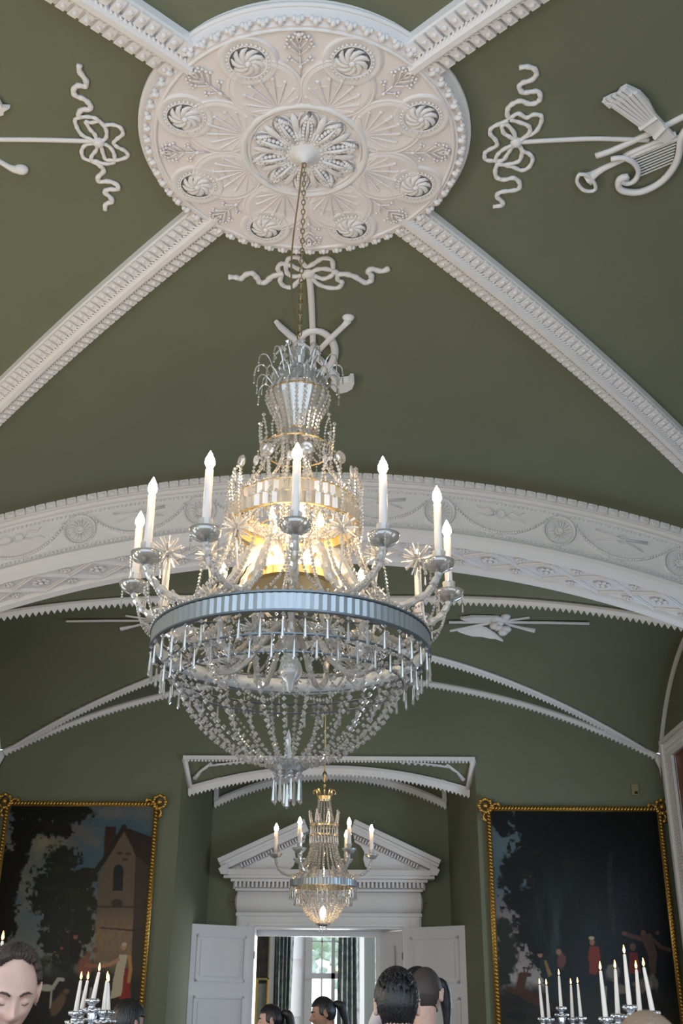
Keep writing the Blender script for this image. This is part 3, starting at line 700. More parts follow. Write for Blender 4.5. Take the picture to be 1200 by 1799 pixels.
# ------------------------------------------------------------------ NEXT ROOM AND ITS WINDOW
NR = MB(); NR.box(-4, -.0, 17.6, 17.62, 2.72, 4.2); 
WL, WRr, WT = -.88, .40, 3.9
NR = MB()
NR.box(-4, WL, 22.0, 22.1, 0, 4.4); NR.box(WRr, 4, 22.0, 22.1, 0, 4.4); NR.box(WL, WRr, 22.0, 22.1, WT, 4.4); NR.box(WL, WRr, 22.0, 22.1, 0, .35)
struct(NR.build('wall_next_room', M['room_grey']))
nr = MB(); nr.box(-4.1, -4, 17.12, 22.1, 0, 4.4); nr.box(4, 4.1, 17.12, 22.1, 0, 4.4); struct(nr.build('wall_next_room_sides', M['room_grey']))
nr = MB(); nr.box(-4, -1.82, 17.02, 17.12, 0, 4.4); nr.box(1.82, 4, 17.02, 17.12, 0, 4.4); struct(nr.build('wall_partition', M['green']))
struct(MB().box(-4.1, 4.1, 17.12, 22.1, 4.4, 4.5).build('ceiling', M['plaster']))
wd = MB(); wd.box(WL-.02, WL, 21.99, 22.5, .35, WT); wd.box(WRr, WRr+.02, 21.99, 22.5, .35, WT); wd.box(WL, WRr, 21.99, 22.5, WT-.02, WT); wd.box(WL, WRr, 21.95, 22.5, .33, .37)
wd.slab([(WL,22.0,.37),(-.545,22.38,.37),(-.545,22.38,WT),(WL,22.0,WT)], (-.03,.02,0))
for z0 in (.5, 1.5, 2.5): wd.slab([(WL+.07,22.06,z0),(-.61,22.30,z0),(-.61,22.30,z0+.85),(WL+.07,22.06,z0+.85)], (.012,-.012,0))
win = struct(wd.build('window_1', M['wood_white'], label='tall white sash window in the next room'))
fx0, fx1 = -.545, WRr-.03; ZM = (atY(560,1709,22.4).z+atY(560,1720,22.4).z)/2
mb = MB(); mb.box(fx0, fx0+.14, 22.36, 22.42, .4, WT); mb.box(fx1-.10, fx1, 22.36, 22.42, .4, WT); mb.box(fx0, fx1, 22.34, 22.44, ZM-.05, ZM+.05); mb.box(fx0, fx1, 22.36, 22.42, .4, .5)
mb.box(-.035, .035, 22.34, 22.42, .4, WT)
mb.build('sash_frame', M['wood_white'], win)
mb = MB()
for x in (-.22, .20): mb.box(x-.014, x+.014, 22.37, 22.40, .4, WT)
for z in (atY(560,1654,22.4).z, atY(560,1654,22.4).z+.55, 1.72, 1.15): mb.box(fx0, fx1, 22.37, 22.40, z-.012, z+.012)
mb.build('glazing_bars', M['wood_white'], win)
gm = bpy.data.materials.new('window_glass'); gm.use_nodes = True; n_ = gm.node_tree; n_.nodes.clear(); o_ = n_.nodes.new('ShaderNodeOutputMaterial'); a_ = n_.nodes.new('ShaderNodeBsdfTransparent'); b_ = n_.nodes.new('ShaderNodeBsdfGlossy'); b_.inputs['Roughness'].default_value = .02
x_ = n_.nodes.new('ShaderNodeMixShader'); x_.inputs[0].default_value = .06; n_.links.new(a_.outputs[0], x_.inputs[1]); n_.links.new(b_.outputs[0], x_.inputs[2]); n_.links.new(x_.outputs[0], o_.inputs[0]); M['window_glass'] = gm
MB().box(fx0, fx1, 22.382, 22.386, .42, WT-.02).build('pane', gm, win)
# curtains
def fabric(name, a, b):
    m = mat(name, a, .8); nt = m.node_tree; bs = nt.nodes['Principled BSDF']; tc = nt.nodes.new('ShaderNodeTexCoord'); n = nt.nodes.new('ShaderNodeTexNoise'); n.inputs['Scale'].default_value = 9; n.inputs['Detail'].default_value = 3
    r = nt.nodes.new('ShaderNodeValToRGB'); r.color_ramp.elements[0].position = .42; r.color_ramp.elements[1].position = .58; r.color_ramp.elements[0].color = (*a, 1); r.color_ramp.elements[1].color = (*b, 1)
    nt.links.new(tc.outputs['Object'], n.inputs[0]); nt.links.new(n.outputs['Fac'], r.inputs[0]); nt.links.new(r.outputs[0], bs.inputs['Base Color']); return m
M['curtain'] = fabric('patterned_curtain_cloth', (.12, .15, .15), (.24, .28, .27))
def curtain(x0, x1, label, taper):
    rows = []
    for z in frange(.06, 3.95, 10):
        k = taper*(1-z/3.95); row = []
        for i in range(61):
            u = i/60; x = x0+(x1-x0)*u + k*(u-.5)*.5; row.append((x, 21.86+.06*math.sin(u*2*PI*4.3)+.02*math.sin(u*31+z), z))
        rows.append(row)
    mb = MB(); mb.sheet(rows); o = mb.build('curtain', M['curtain'], None, smooth=True); sd = o.modifiers.new('thickness', 'SOLIDIFY'); sd.thickness = .012
    return tag(o, label, 'curtain')
curtain(-1.09, -.74, 'grey patterned curtain at the left side of the far window', -.25)
curtain(.125, .47, 'grey patterned curtain at the right side of the far window', .2)
struct(MB().box(-1.20, -1.11, 21.93, 22.0, 0, 4.2).box(.50, .59, 21.93, 22.0, 0, 4.2).build('trim_16', M['wood_white']), 'narrow white upright trims beside the far window')
# dark picture and silk screen at the left of the next room
M['darkpaint'] = mat('dark_painting', (.022, .017, .012), .4, var=.9, vscale=6)
scr = thing('wall_hanging', 'dark framed picture hanging left of the far window in the next room', 'picture', (-1.42, 21.96, 2.2))
MB(at_thing(scr)).box(-1.90, -1.21, 21.94, 21.99, 2.18, 3.7).build('canvas', M['darkpaint'], scr)
MB(at_thing(scr)).box(-1.92, -1.20, 21.92, 21.99, 2.12, 2.16).box(-1.92, -1.89, 21.92, 21.99, 2.12, 3.75).box(-1.225, -1.20, 21.92, 21.99, 2.12, 3.75).build('frame', M['brass'], scr)
M['silk'] = mat('pale_green_silk', (.15, .17, .14), .7, var=.15, vscale=12)
fs = thing('folding_screen', 'folding screen with pale silk panels and gilt wooden posts in the next room', 'screen', (-1.42, 21.5, 0))
for x0, x1 in ((-1.82, -1.42), (-1.38, -1.20)): MB(at_thing(fs)).box(x0, x1, 21.50, 21.53, .1, 2.05).build('silk_panel', M['silk'], fs)
for x0, x1 in ((-1.42, -1.37), (-1.87, -1.82), (-1.20, -1.17)): MB(at_thing(fs)).box(x0, x1, 21.47, 21.55, 0, 2.12).build('post', M['gold'], fs)
# garden trees outside
M['leaves'] = mat('sunlit_leaves', (.68, .74, .64), .8, var=.25, vscale=1.5)
M['bark'] = mat('tree_bark', (.12, .09, .07), .9, bump=.5, bscale=12)
def tree(x, y, h, lab):
    t = thing('garden_tree', lab, 'tree', (x, y, -.1)); rnd = random.Random(int(x*10+50))
    MB().tube([(0,0,0),(.05,0,h*.3),(0,.1,h*.6)], [.22,.16,.10], 8).build('trunk', M['bark'], t, smooth=True)
    mb = MB()
    for i in range(420):
        a = rnd.uniform(0, 2*PI); r = rnd.uniform(0, 1)**.5*h*.30; z = h*(.30+.62*rnd.random()); r *= math.sin(PI*min(1, max(.1, (z/h-.25)/.8)))+.2
        mb.ell((r*math.cos(a), r*math.sin(a), z), .22, .22, .13, 5, 3, Matrix.Rotation(rnd.uniform(0,3), 3, 'X'))
    mb.build('foliage', M['leaves'], t)
tree(-2.3, 38, 7.5, 'leafy green tree in the garden, seen through the left panes of the far window')
tree(1.0, 44, 7.0, 'leafy green tree in the garden, seen through the right panes of the far window')
M['lawn'] = mat('lawn', (.16, .24, .09), .9, var=.3, vscale=2)
struct(MB().box(-25, 25, 24, 70, -.3, -.1).build('ground', M['lawn']))

# ------------------------------------------------------------------ MAHOGANY DOOR ON THE RIGHT WALL
M['mahogany'] = mat('mahogany', (.18, .045, .018), .35); nt = M['mahogany'].node_tree; b_ = nt.nodes['Principled BSDF']
tc = nt.nodes.new('ShaderNodeTexCoord'); mp = nt.nodes.new('ShaderNodeMapping'); mp.inputs['Scale'].default_value = (6, 6, .8); nz = nt.nodes.new('ShaderNodeTexNoise'); nz.inputs['Scale'].default_value = 3; nz.inputs['Detail'].default_value = 6; nz.inputs['Distortion'].default_value = 1.5
rp_ = nt.nodes.new('ShaderNodeValToRGB'); rp_.color_ramp.elements[0].position = .35; rp_.color_ramp.elements[1].position = .65; rp_.color_ramp.elements[0].color = (.05,.012,.006,1); rp_.color_ramp.elements[1].color = (.30,.085,.03,1)
nt.links.new(tc.outputs['Object'], mp.inputs[0]); nt.links.new(mp.outputs[0], nz.inputs[0]); nt.links.new(nz.outputs['Fac'], rp_.inputs[0]); nt.links.new(rp_.outputs[0], b_.inputs['Base Color'])
Y1, Y0, ZD = 15.10, 13.1, 5.10; Wd = .50
mb = MB()
for a in ((Y1-Wd, Y1, 0, ZD-.30), (Y0, Y0+Wd, 0, ZD-.30), (Y0, Y1, ZD-.30, ZD)): mb.box(4.70, 4.80, a[0], a[1], a[2], a[3])
for a in ((Y1-.08, Y1, 0, ZD-.06), (Y1-Wd, Y1-Wd+.08, 0, ZD-.30), (Y0, Y1, ZD-.06, ZD), (Y0+Wd-.08, Y0+Wd, 0, ZD-.30), (Y0+Wd, Y1-Wd, ZD-.30, ZD-.25)): mb.box(4.66, 4.71, a[0], a[1], a[2], a[3])
A3 = struct(mb.build('trim_17', M['plaster']), 'carved white surround of the mahogany door on the right wall')
mb = MB()
for z in frange(.1, ZD-.35, 110):
    for y in (Y1-.16, Y1-.27, Y1-.38): mb.ell((4.698, y, z), .012, .022, .016, 5, 3)
for y in frange(Y0+.1, Y1-.1, 44):
    for z in (ZD-.12, ZD-.19): mb.ell((4.698, y, z), .012, .016, .020, 5, 3)
mb.build('carved_flowers', M['plaster'], A3)['kind'] = 'stuff'
mb = MB(); mb.box(4.72, 4.78, Y0+Wd, Y1-Wd, 0, ZD-.3)
for z0, z1 in ((.3, 1.6), (1.8, 3.2), (3.4, 4.6)): mb.box(4.70, 4.73, Y0+Wd+.12, Y1-Wd-.12, z0, z1)
struct(mb.build('door_3', M['mahogany']), 'tall polished mahogany door in the right wall')
# small brass plate
pl = thing('wall_plate', 'small brass plate high on the green wall above the right painting', 'wall plate', (4.35, 15.49, 4.42))
MB(at_thing(pl)).box(4.305, 4.405, 15.475, 15.495, 4.42, 4.575).build('plate', M['brass'], pl)
MB(at_thing(pl)).box(4.345, 4.39, 15.468, 15.476, 4.435, 4.475).build('sensor', M['dark_cloth'], pl)
# ------------------------------------------------------------------ CHANDELIERS
def string(mb, pts, r, gap=1.0, n=6, alt=None):
    P = resample(pts, r*2.2*gap)
    for i, p in enumerate(P):
        q = r*(alt if (alt and i % 2) else 1.0); mb.bead((p.x, p.y, p.z), q, q*1.25, n)
def pol(r, a, z): return (r*math.sin(a), -r*math.cos(a), z)      # a = 0 points to the camera side
def radial(rz, a): return [pol(r, a, z) for r, z in rz]
def copies(me, name, parent, angs, label=None, sub=()):
    out = []
    for a in angs:
        o = link(name, me, parent, label, rot=(0, 0, a)); out.append(o)
        for sn, sm in sub: link(sn, sm, o)
    return out
def starburst(mb, c, R, n=34):
    mb.ell(c, R*.30, R*.30, R*.30, 8, 5)
    for i in range(n):
        z = 1-2*(i+.5)/n; q = math.sqrt(1-z*z); t = i*2.39996; d = (q*math.cos(t), q*math.sin(t), z)
        mb.tube([(c[0]+d[0]*R*.25, c[1]+d[1]*R*.25, c[2]+d[2]*R*.25), (c[0]+d[0]*R, c[1]+d[1]*R, c[2]+d[2]*R)], [R*.075, R*.06], 4)
def fluted_ring(mb, R, z0, z1, n, th=.008, a0=0):
    for i in range(n):
        a = a0+2*PI*i/n; hw = PI*R/n*.99
        c, s = math.cos(a), math.sin(a)
        vs = []
        for z in (z0, z1):
            vs += [(R*c+hw*s, R*s-hw*c, z), ((R+th*.6)*c, (R+th*.6)*s, z), (R*c-hw*s, R*s+hw*c, z), ((R-.003)*c, (R-.003)*s, z)]
        mb.add(vs, [(0,1,5,4),(1,2,6,5),(2,3,7,6),(3,0,4,7),(4,5,6,7),(3,2,1,0)])
CH0 = 2.50
ch = thing('crystal_chandelier', 'large crystal chandelier with a ring of lit candle bulbs hanging from the ceiling medallion', 'chandelier', (0, YC, CH0))
def cm(): return MB(T(0, 0, -CH0))
# chain and flex
mb = cm(); z = 6.50; i = 0
while z > 5.14:
    pts = []
    for k in range(8):
        t = 2*PI*k/8; u = .011*math.cos(t); v = .024*math.sin(t); pts.append((u, 0, z-.02+v) if i % 2 else (0, u, z-.02+v))
    mb.tube(pts, .0035, 5, True); z -= .037; i += 1
mb.build('chain', M['brass'], ch)
cm().tube(spline([(-.01, .0, 6.50), (-.03, 0, 6.2), (-.06, 0, 5.8), (-.055, 0, 5.5), (-.02, 0, 5.2), (0, 0, 5.10)], 5), .005, 6).build('flex', M['brass'], ch, smooth=True)
cm().tube([(0,0,5.14), (0,0,3.36)], .009, 8).build('stem', M['silver'], ch, smooth=True)
# top crown: small fluted cup, leaves, bowl with hooks
cm().lathe([(.012,5.14),(.05,5.09),(.062,5.06),(.055,5.0),(.045,4.96),(.055,4.93),(.03,4.90)], 14).build('top_cup', M['clear_crystal'], ch)
mb = MB(T(0,0,-CH0)); 
mb.tube(spline(radial([(.03,4.93),(.08,4.99),(.11,5.05),(.135,5.02)], 0), 4), [.005]*13, 5); mb.bead(pol(.138,0,5.0), .012, .02); mb.bead(pol(.10,0,5.07), .022, .022)
copies(mb.data('crown_spray', M['clear_crystal']), 'crown_spray', ch, [2*PI*k/8+.2 for k in range(8)])
mb = cm(); fluted_ring(mb, .148, 4.80, 4.86, 30, .006); mb.lathe([(.146,4.80),(.140,4.80),(.140,4.86),(.146,4.86)], 40); mb.build('crown_ring', M['clear_crystal'], ch)
mb = cm()
for k in range(26):
    a = 2*PI*k/26; string(mb, spline(radial([(.05,4.95),(.085,4.925),(.125,4.89),(.148,4.86)], a), 3), .0075)
    mb.bead(pol(.152, a, 4.875), .010, .014); mb.drop(pol(.155, a, 4.80), .006, .035)
mb.build('crown_beads', M['crystal'], ch)['kind'] = 'stuff'
mb = MB(T(0,0,-CH0)); mb.tube(spline(radial([(.148,4.85),(.175,4.93),(.205,4.97),(.24,4.955),(.25,4.91)], 0), 4), .0042, 5); mb.drop(pol(.25,0,4.91), .0065, .05)
mb.tube(spline(radial([(.148,4.82),(.18,4.86),(.21,4.87),(.232,4.84),(.235,4.80)], .26), 4), .0042, 5); mb.drop(pol(.235,.26,4.80), .0065, .045)
copies(mb.data('crown_hook', M['clear_crystal']), 'crown_hook', ch, [2*PI*k/12 for k in range(12)])
# flaring vase
cm().lathe([(.150,4.795),(.168,4.755),(.160,4.72),(.125,4.64),(.10,4.585),(.085,4.52),(.085,4.50)], 18).build('vase_glass', M['drum_glass'], ch)
mb = cm(); mb.tube([pol(.172, a, 4.758) for a in frange(0, 2*PI, 40)[:-1]], .005, 5, True); mb.tube([pol(.10, a, 4.52) for a in frange(0, 2*PI, 24)[:-1]], .005, 5, True); mb.build('vase_wire', M['brass'], ch)
mb = cm()
for k in range(20): string(mb, spline(radial([(.155,4.80),(.180,4.75),(.160,4.69),(.125,4.62),(.105,4.54),(.092,4.50)], 2*PI*k/20), 3), .0105)
mb.build('vase_beads', M['crystal'], ch)['kind'] = 'stuff'
# middle hoop with looped bead arches
cm().tube([pol(.195, a, 4.42) for a in frange(0, 2*PI, 40)[:-1]], .006, 5, True).build('middle_hoop', M['brass'], ch)
mb = MB(T(0,0,-CH0)); 
string(mb, spline([pol(.195,-.14,4.42), pol(.205,-.13,4.50), pol(.205,0,4.56), pol(.205,.13,4.50), pol(.195,.14,4.42)], 4), .0085, 1.0, 6, .7)
mb.bead(pol(.205,0,4.585), .014, .014); mb.drop(pol(.21,0,4.42), .006, .06)
copies(mb.data('bead_arch', M['crystal']), 'bead_arch', ch, [2*PI*k/12 for k in range(12)])
mb = cm()
for k in range(20):
    a = 2*PI*k/20
    string(mb, spline(radial([(.088,4.51),(.11,4.46),(.15,4.435),(.195,4.42)], a), 3), .008)
    if k % 2: string(mb, spline(radial([(.195,4.42),(.19,4.34),(.22,4.24),(.29,4.15),(.335,4.10)], a), 3), .011, 1.1)
    if k % 2 == 0: string(mb, spline(radial([(.085,4.50),(.075,4.30),(.08,4.15),(.07,4.0)], a), 3), .010)
mb.build('shoulder_beads', M['crystal'], ch)['kind'] = 'stuff'
# drum: two fluted tiers, discs on stalks, loops
RD = .335
mb = cm(); fluted_ring(mb, RD-.015, 4.02, 4.085, 44, .022); mb.build('upper_drum_band', M['drum_glass'], ch)
mb = cm(); fluted_ring(mb, RD+.005, 3.945, 4.01, 44, .022); mb.build('lower_drum_band', M['drum_glass'], ch)
mb = cm()
for R_, z_ in ((RD-.012, 4.09), (RD-.002, 4.015), (RD+.012, 3.94)): mb.tube([pol(R_, a, z_) for a in frange(0, 2*PI, 64)[:-1]], .0045, 5, True)
for k in range(4): mb.tube([pol(.012, k*PI/2+.7, 4.12), pol(RD-.012, k*PI/2+.7, 4.08)], .004, 5)
mb.build('drum_wires', M['gold_plate'], ch)
cm().lathe([(RD-.022,3.95),(RD-.018,3.95),(RD-.018,4.0),(RD-.022,4.0)], 48).build('drum_lining', M['gold_plate'], ch)
mb = cm()
for k in range(56): 
    a = 2*PI*k/56; mb.drop(pol(RD+.005, a, 3.94), .0075, .045)
    mb.bead(pol(RD+.016, a, 4.015), .010, .012); mb.bead(pol(RD-.01, a, 4.10), .009, .010)
mb.build('drum_fringe', M['crystal'], ch)['kind'] = 'stuff'
disc = MB(T(0,0,-CH0)); disc.lathe([(.001,-.011),(.014,-.009),(.026,-.012),(.034,-.005),(.036,0),(.034,.005),(.026,.012),(.014,.009),(.001,.011)], 14, pol(RD-.01, 0, 4.265), Matrix.Rotation(PI/2, 3, 'X'))
disc.tube([pol(RD-.01,0,4.10), pol(RD-.01,0,4.235)], .005, 5); string(disc, [pol(RD-.01,0,4.12), pol(RD-.01,0,4.22)], .010)
copies(disc.data('glass_disc', M['clear_crystal']), 'glass_disc', ch, [2*PI*(k+.35)/10 for k in range(10)], 'round faceted glass disc')
mb = MB(T(0,0,-CH0)); string(mb, spline([pol(RD+.01,-.20,4.06), pol(RD+.025,-.16,4.16), pol(RD+.02,-.05,4.22), pol(RD+.02,.05,4.20), pol(RD+.03,.10,4.12), pol(RD+.035,.13,4.02), pol(RD+.03,.13,3.92)], 3), .009)
mb.ell(pol(RD+.02,-.14,4.20), .017, .008, .030, 8, 5)
copies(mb.data('crown_loop', M['crystal']), 'crown_loop', ch, [2*PI*k/12+.1 for k in range(12)])
# bead curtain inside the drum
mb = cm()
for k in range(10):
    a = 2*PI*k/10; string(mb, spline(radial([(RD-.04,4.06),(.24,4.0),(.16,3.90),(.10,3.80),(.085,3.72)], a), 3), .011)
for k in range(12): string(mb, [pol(.13, 2*PI*k/12, 4.10), pol(.12, 2*PI*k/12, 3.74)], .011, 1.1)
mb.build('inner_beads', M['crystal'], ch)['kind'] = 'stuff'
cm().lathe([(.02,4.05),(.03,4.0),(.028,3.75),(.04,3.68)], 10).build('glass_shaft', M['glass_arm'], ch)
# gilded dish and spikes
cm().lathe([(.001,3.645),(.225,3.645),(.24,3.655),(.245,3.61),(.22,3.60),(.001,3.60)], 48).build('gilded_dish', M['gold_plate'], ch, smooth=False)
copies(MB(T(0,0,-CH0)).lathe([(.014,0),(.010,.04),(.001,.12)], 6, pol(.215, 0, 3.65)).data('glass_spike', M['clear_crystal']), 'glass_spike', ch, [2*PI*(k+.5)/12 for k in range(12)])
ib = MB(T(0,0,-CH0)).lathe([(.001,3.65),(.012,3.655),(.015,3.69),(.006,3.73),(.001,3.75)], 7, (0,-.19,0)).data('inner_bulb', M['inner_bulb'], True)
copies(ib, 'inner_bulb', ch, [2*PI*k/8+.39 for k in range(8)])
ib = MB(T(0,0,-CH0)).lathe([(.001,3.96),(.012,3.965),(.016,3.99),(.006,4.03),(.001,4.045)], 7, (0,-.14,0)).data('drum_bulb', M['inner_bulb'], True)
copies(ib, 'drum_bulb', ch, [2*PI*k/5+.3 for k in range(5)])
# tent of bead strings from the drum to the main ring
RM = .694
ten = MB(T(0,0,-CH0))
for da, rr in ((0, .0115), ): string(ten, spline(radial([(RD,3.93),(RD+.02,3.80),(RD+.09,3.62),(RD+.20,3.47),(RM-.01,3.34)], da), 4), rr, 1.15)
copies(ten.data('tent_string', M['crystal']), 'tent_string', ch, [2*PI*k/24 for k in range(24)], None)
# main ring
mb = cm(); fluted_ring(mb, RM, 3.255, 3.33, 112, .008); mb.build('main_ring_glass', M['glass_bar'], ch)
cm().lathe([(RM-.006,3.25),(RM-.014,3.25),(RM-.014,3.335),(RM-.006,3.335)], 96).build('main_ring_lining', M['mirror_strip'], ch, smooth=True)
mb = cm()
for z_ in (3.248, 3.337): mb.lathe([(RM-.018,z_-.004),(RM+.010,z_-.004),(RM+.010,z_+.004),(RM-.018,z_+.004),(RM-.018,z_-.004)], 96)
for k in range(6): mb.tube([pol(.02, k*PI/3, 3.46), pol(.30, k*PI/3, 3.38), pol(RM-.012, k*PI/3, 3.30)], .006, 5)
mb.build('main_ring_rims', M['steel'], ch)
mb = cm()
for k in range(110): mb.bead(pol(RM+.002, 2*PI*k/110, 3.352), .010, .012)
mb.build('ring_top_beads', M['crystal'], ch)['kind'] = 'stuff'
dr = MB(T(0,0,-CH0)).drop(pol(RM,0,3.242), .0095, .105); dr2 = MB(T(0,0,-CH0)).drop(pol(.635,0,3.16), .0085, .10)
copies(dr.data('ring_pendant', M['crystal'], False), 'ring_pendant', ch, [2*PI*k/44 for k in range(44)], None)
RB = .56
cm().tube([pol(RB+.06, a, 3.165) for a in frange(0, 2*PI, 72)[:-1]], .006, 5, True).tube([pol(RB, a, 3.10) for a in frange(0, 2*PI, 72)[:-1]], .006, 5, True).build('lower_hoops', M['steel'], ch)
mb = cm()
for k in range(80): mb.bead(pol(RB+.06, 2*PI*k/80, 3.15), .012, .012); mb.bead(pol(RB+.008, 2*PI*k/80, 3.10), .010, .012)
mb.build('hoop_beads', M['crystal'], ch)['kind'] = 'stuff'
copies(dr2.data('hoop_pendant', M['crystal'], False), 'hoop_pendant', ch, [2*PI*(k+.5)/40 for k in range(40)], None)
# basket
bs = MB(T(0,0,-CH0)); prof = [(.60,3.25),(.585,3.18),(.565,3.11),(.53,3.03),(.475,2.94),(.39,2.85),(.25,2.755),(.13,2.715),(.07,2.70)]
P = spline(radial(prof, 0), 4); P = resample(P, n=23)
for i, p in enumerate(P): bs.bead(tuple(p), .0175-.0085*i/22 if i % 2 else .0145-.006*i/22, None, 8)
copies(bs.data('basket_string', M['crystal']), 'basket_string', ch, [2*PI*k/28 for k in range(28)], None)
b2 = MB(T(0,0,-CH0)); P = resample(spline(radial([(RB,3.10),(.50,3.0),(.42,2.91),(.31,2.83),(.20,2.77),(.10,2.72)], 0), 4), n=24)
for i, p in enumerate(P): b2.bead(tuple(p), .010-.004*i/23, None, 6)
copies(b2.data('basket_string', M['crystal']), 'basket_string', ch, [2*PI*(k+.5)/14 for k in range(14)], None)
# bottom boss, drops and the glass urn inside
cm().lathe([(.001,2.735),(.05,2.73),(.085,2.71),(.09,2.695),(.07,2.675),(.03,2.665),(.001,2.66)], 20).build('bottom_boss', M['glass_bar'], ch)
mb = cm()
for k in range(22): mb.bead(pol(.088, 2*PI*k/22, 2.70), .012, .014)
mb.build('boss_beads', M['crystal'], ch)['kind'] = 'stuff'
bd = MB(T(0,0,-CH0)).drop(pol(.065,0,2.675), .0125, .12)
copies(bd.data('bottom_pendant', M['crystal']), 'bottom_pendant', ch, [2*PI*k/8+.3 for k in range(8)])
cm().drop((0,0,2.66), .014, .125).lathe([(.020,2.74),(.012,2.80),(.016,2.83),(.001,2.88)], 8).build('bottom_finial', M['crystal'], ch)
cm().lathe([(.012,3.37),(.03,3.345),(.045,3.31),(.038,3.275),(.028,3.25),(.050,3.215),(.060,3.18),(.048,3.14),(.02,3.11),(.018,3.08),(.001,3.06)], 20).build('glass_urn', M['glass_arm'], ch, smooth=True)
# arms with dish, sleeve and bulb
PH = math.radians(3.5)
am = MB(T(0,0,-CH0))
apts = spline(radial([(.11,3.64),(.13,3.72),(.18,3.775),(.245,3.765),(.30,3.68),(.36,3.56),(.45,3.465),(.56,3.425),(.67,3.435),(.755,3.475),(.80,3.54),(.812,3.575)], 0), 5)
rad = []; n = len(apts)
for i in range(n): rad.append(.0175+.0035*math.sin(i*2.1)+(.009 if i < n*.45 else 0))
am.tube(apts, rad, 8)
P = resample(apts, .030)
for i, p in enumerate(P): am.bead((p.x+.018*math.cos(i*1.9), p.y, p.z+.018*math.sin(i*1.9)), .012, .013)
arm = am.data('glass_arm', M['glass_arm'])
bob = MB(T(0,0,-CH0)).lathe([(.012,3.555),(.030,3.565),(.060,3.580),(.073,3.602),(.076,3.618),(.070,3.618),(.062,3.600),(.030,3.588),(.012,3.585)], 20, (0, -.812, 0)); 
cup = MB(T(0,0,-CH0)).lathe([(.014,3.585),(.020,3.61),(.030,3.635),(.034,3.668),(.028,3.668),(.024,3.64)], 10, (0, -.812, 0))
slv = MB(T(0,0,-CH0)).lathe([(.001,3.60),(.0205,3.60),(.0195,3.925),(.012,3.932),(.001,3.932)], 14, (0, -.812, 0))
blb = MB(T(0,0,-CH0)).lathe([(.001,3.932),(.014,3.934),(.0245,3.957),(.022,3.98),(.010,4.008),(.001,4.026)], 8, (0, -.812, 0))
drops = []
for k in (1, 2, 4):
    a = 2*PI*k/6; c = (.070*math.cos(a), -.812+.070*math.sin(a), 3.60); sd = MB(T(0,0,-CH0)); string(sd, [c, (c[0], c[1], 3.555)], .0075); sd.drop((c[0], c[1], 3.555), .0065, .05); drops.append(('dish_pendant', sd.data('dish_pendant', M['crystal'])))
for q in (1, -1):
    sd = MB(T(0,0,-CH0)); string(sd, spline([(0,-.80,3.55), (.05*q,-.76,3.41), (.10*q,-.71,3.36)], 4), .008); drops.append(('bead_swag', sd.data('bead_swag', M['crystal'])))
bobm, cupm, slvm, blbm = bob.data('drip_dish', M['glass_dish'], True), cup.data('candle_cup', M['glass_arm']), slv.data('candle_sleeve', M['wax_warm'], True), blb.data('bulb', M['bulb'], True)
copies(arm, 'arm', ch, [PH+2*PI*k/12 for k in range(12)], None, (('drip_dish', bobm), ('candle_cup', cupm), ('candle_sleeve', slvm), ('bulb', blbm), *drops))
# starbursts on spiral stems, upright between the arms, and a lower set inside the ring
sb = MB(T(0,0,-CH0)); starburst(sb, pol(.655,0,3.725), .088); sb.tube(spline([pol(.655,0,3.66), pol(.66,.02,3.56), pol(.67,.05,3.46), pol(RM-.01,.09,3.35)], 4), [.007+.002*math.sin(i*2) for i in range(13)], 5)
sbm = sb.data('starburst', M['glass_arm'])
copies(sbm, 'starburst', ch, [math.radians(d) for d in (-71.5, 78.5, 138.5, 198.5, 258.5-360+0.0 if False else -131.5)], 'star-shaped crystal rosette on a spiral stem')
sb = MB(T(0,0,-CH0)); starburst(sb, pol(.44,0,3.80), .078); sb.tube([pol(.44,0,3.74), pol(.42,0,3.58)], .006, 5)
copies(sb.data('starburst', M['glass_arm']), 'starburst', ch, [math.radians(d) for d in (-37, 36, -90, 90, 150, -150)], 'star-shaped crystal rosette on a stem')
sb = MB(T(0,0,-CH0)); starburst(sb, pol(.40,0,3.27), .070); sb.tube([pol(.40,0,3.32), pol(.36,0,3.44)], .006, 5)
string(sb, spline([pol(.40,0,3.22), pol(.36,.3,3.12), pol(.36,.6,3.13), pol(.40,.95,3.22)], 5), .0085)
copies(sb.data('lower_starburst', M['glass_arm']), 'lower_starburst', ch, [2*PI*k/7+.5 for k in range(7)], 'star-shaped crystal rosette inside the ring')
# lower scroll arms inside the ring
mb = MB(T(0,0,-CH0)); pts = spline(radial([(.06,3.42),(.14,3.34),(.24,3.22),(.34,3.18),(.42,3.23),(.44,3.33),(.50,3.40),(.60,3.36)], 0), 4); mb.tube(pts, [.015+.003*math.sin(i*2) for i in range(len(pts))], 7)
for i, p in enumerate(resample(pts, .034)): mb.bead((p.x+.01*math.cos(i*2), p.y, p.z+.012), .009, .011)
copies(mb.data('lower_scroll', M['glass_arm']), 'lower_scroll', ch, [2*PI*k/7+.05 for k in range(7)])
mb = cm()
for k in range(14):
    a = 2*PI*k/14; string(mb, spline(radial([(.60,3.30),(.50,3.22+.03*(k%3)),(.36,3.30),(.22,3.36),(.10,3.40)], a), 4), .0085, 1.25)
mb.build('inner_festoons', M['crystal'], ch)['kind'] = 'stuff'

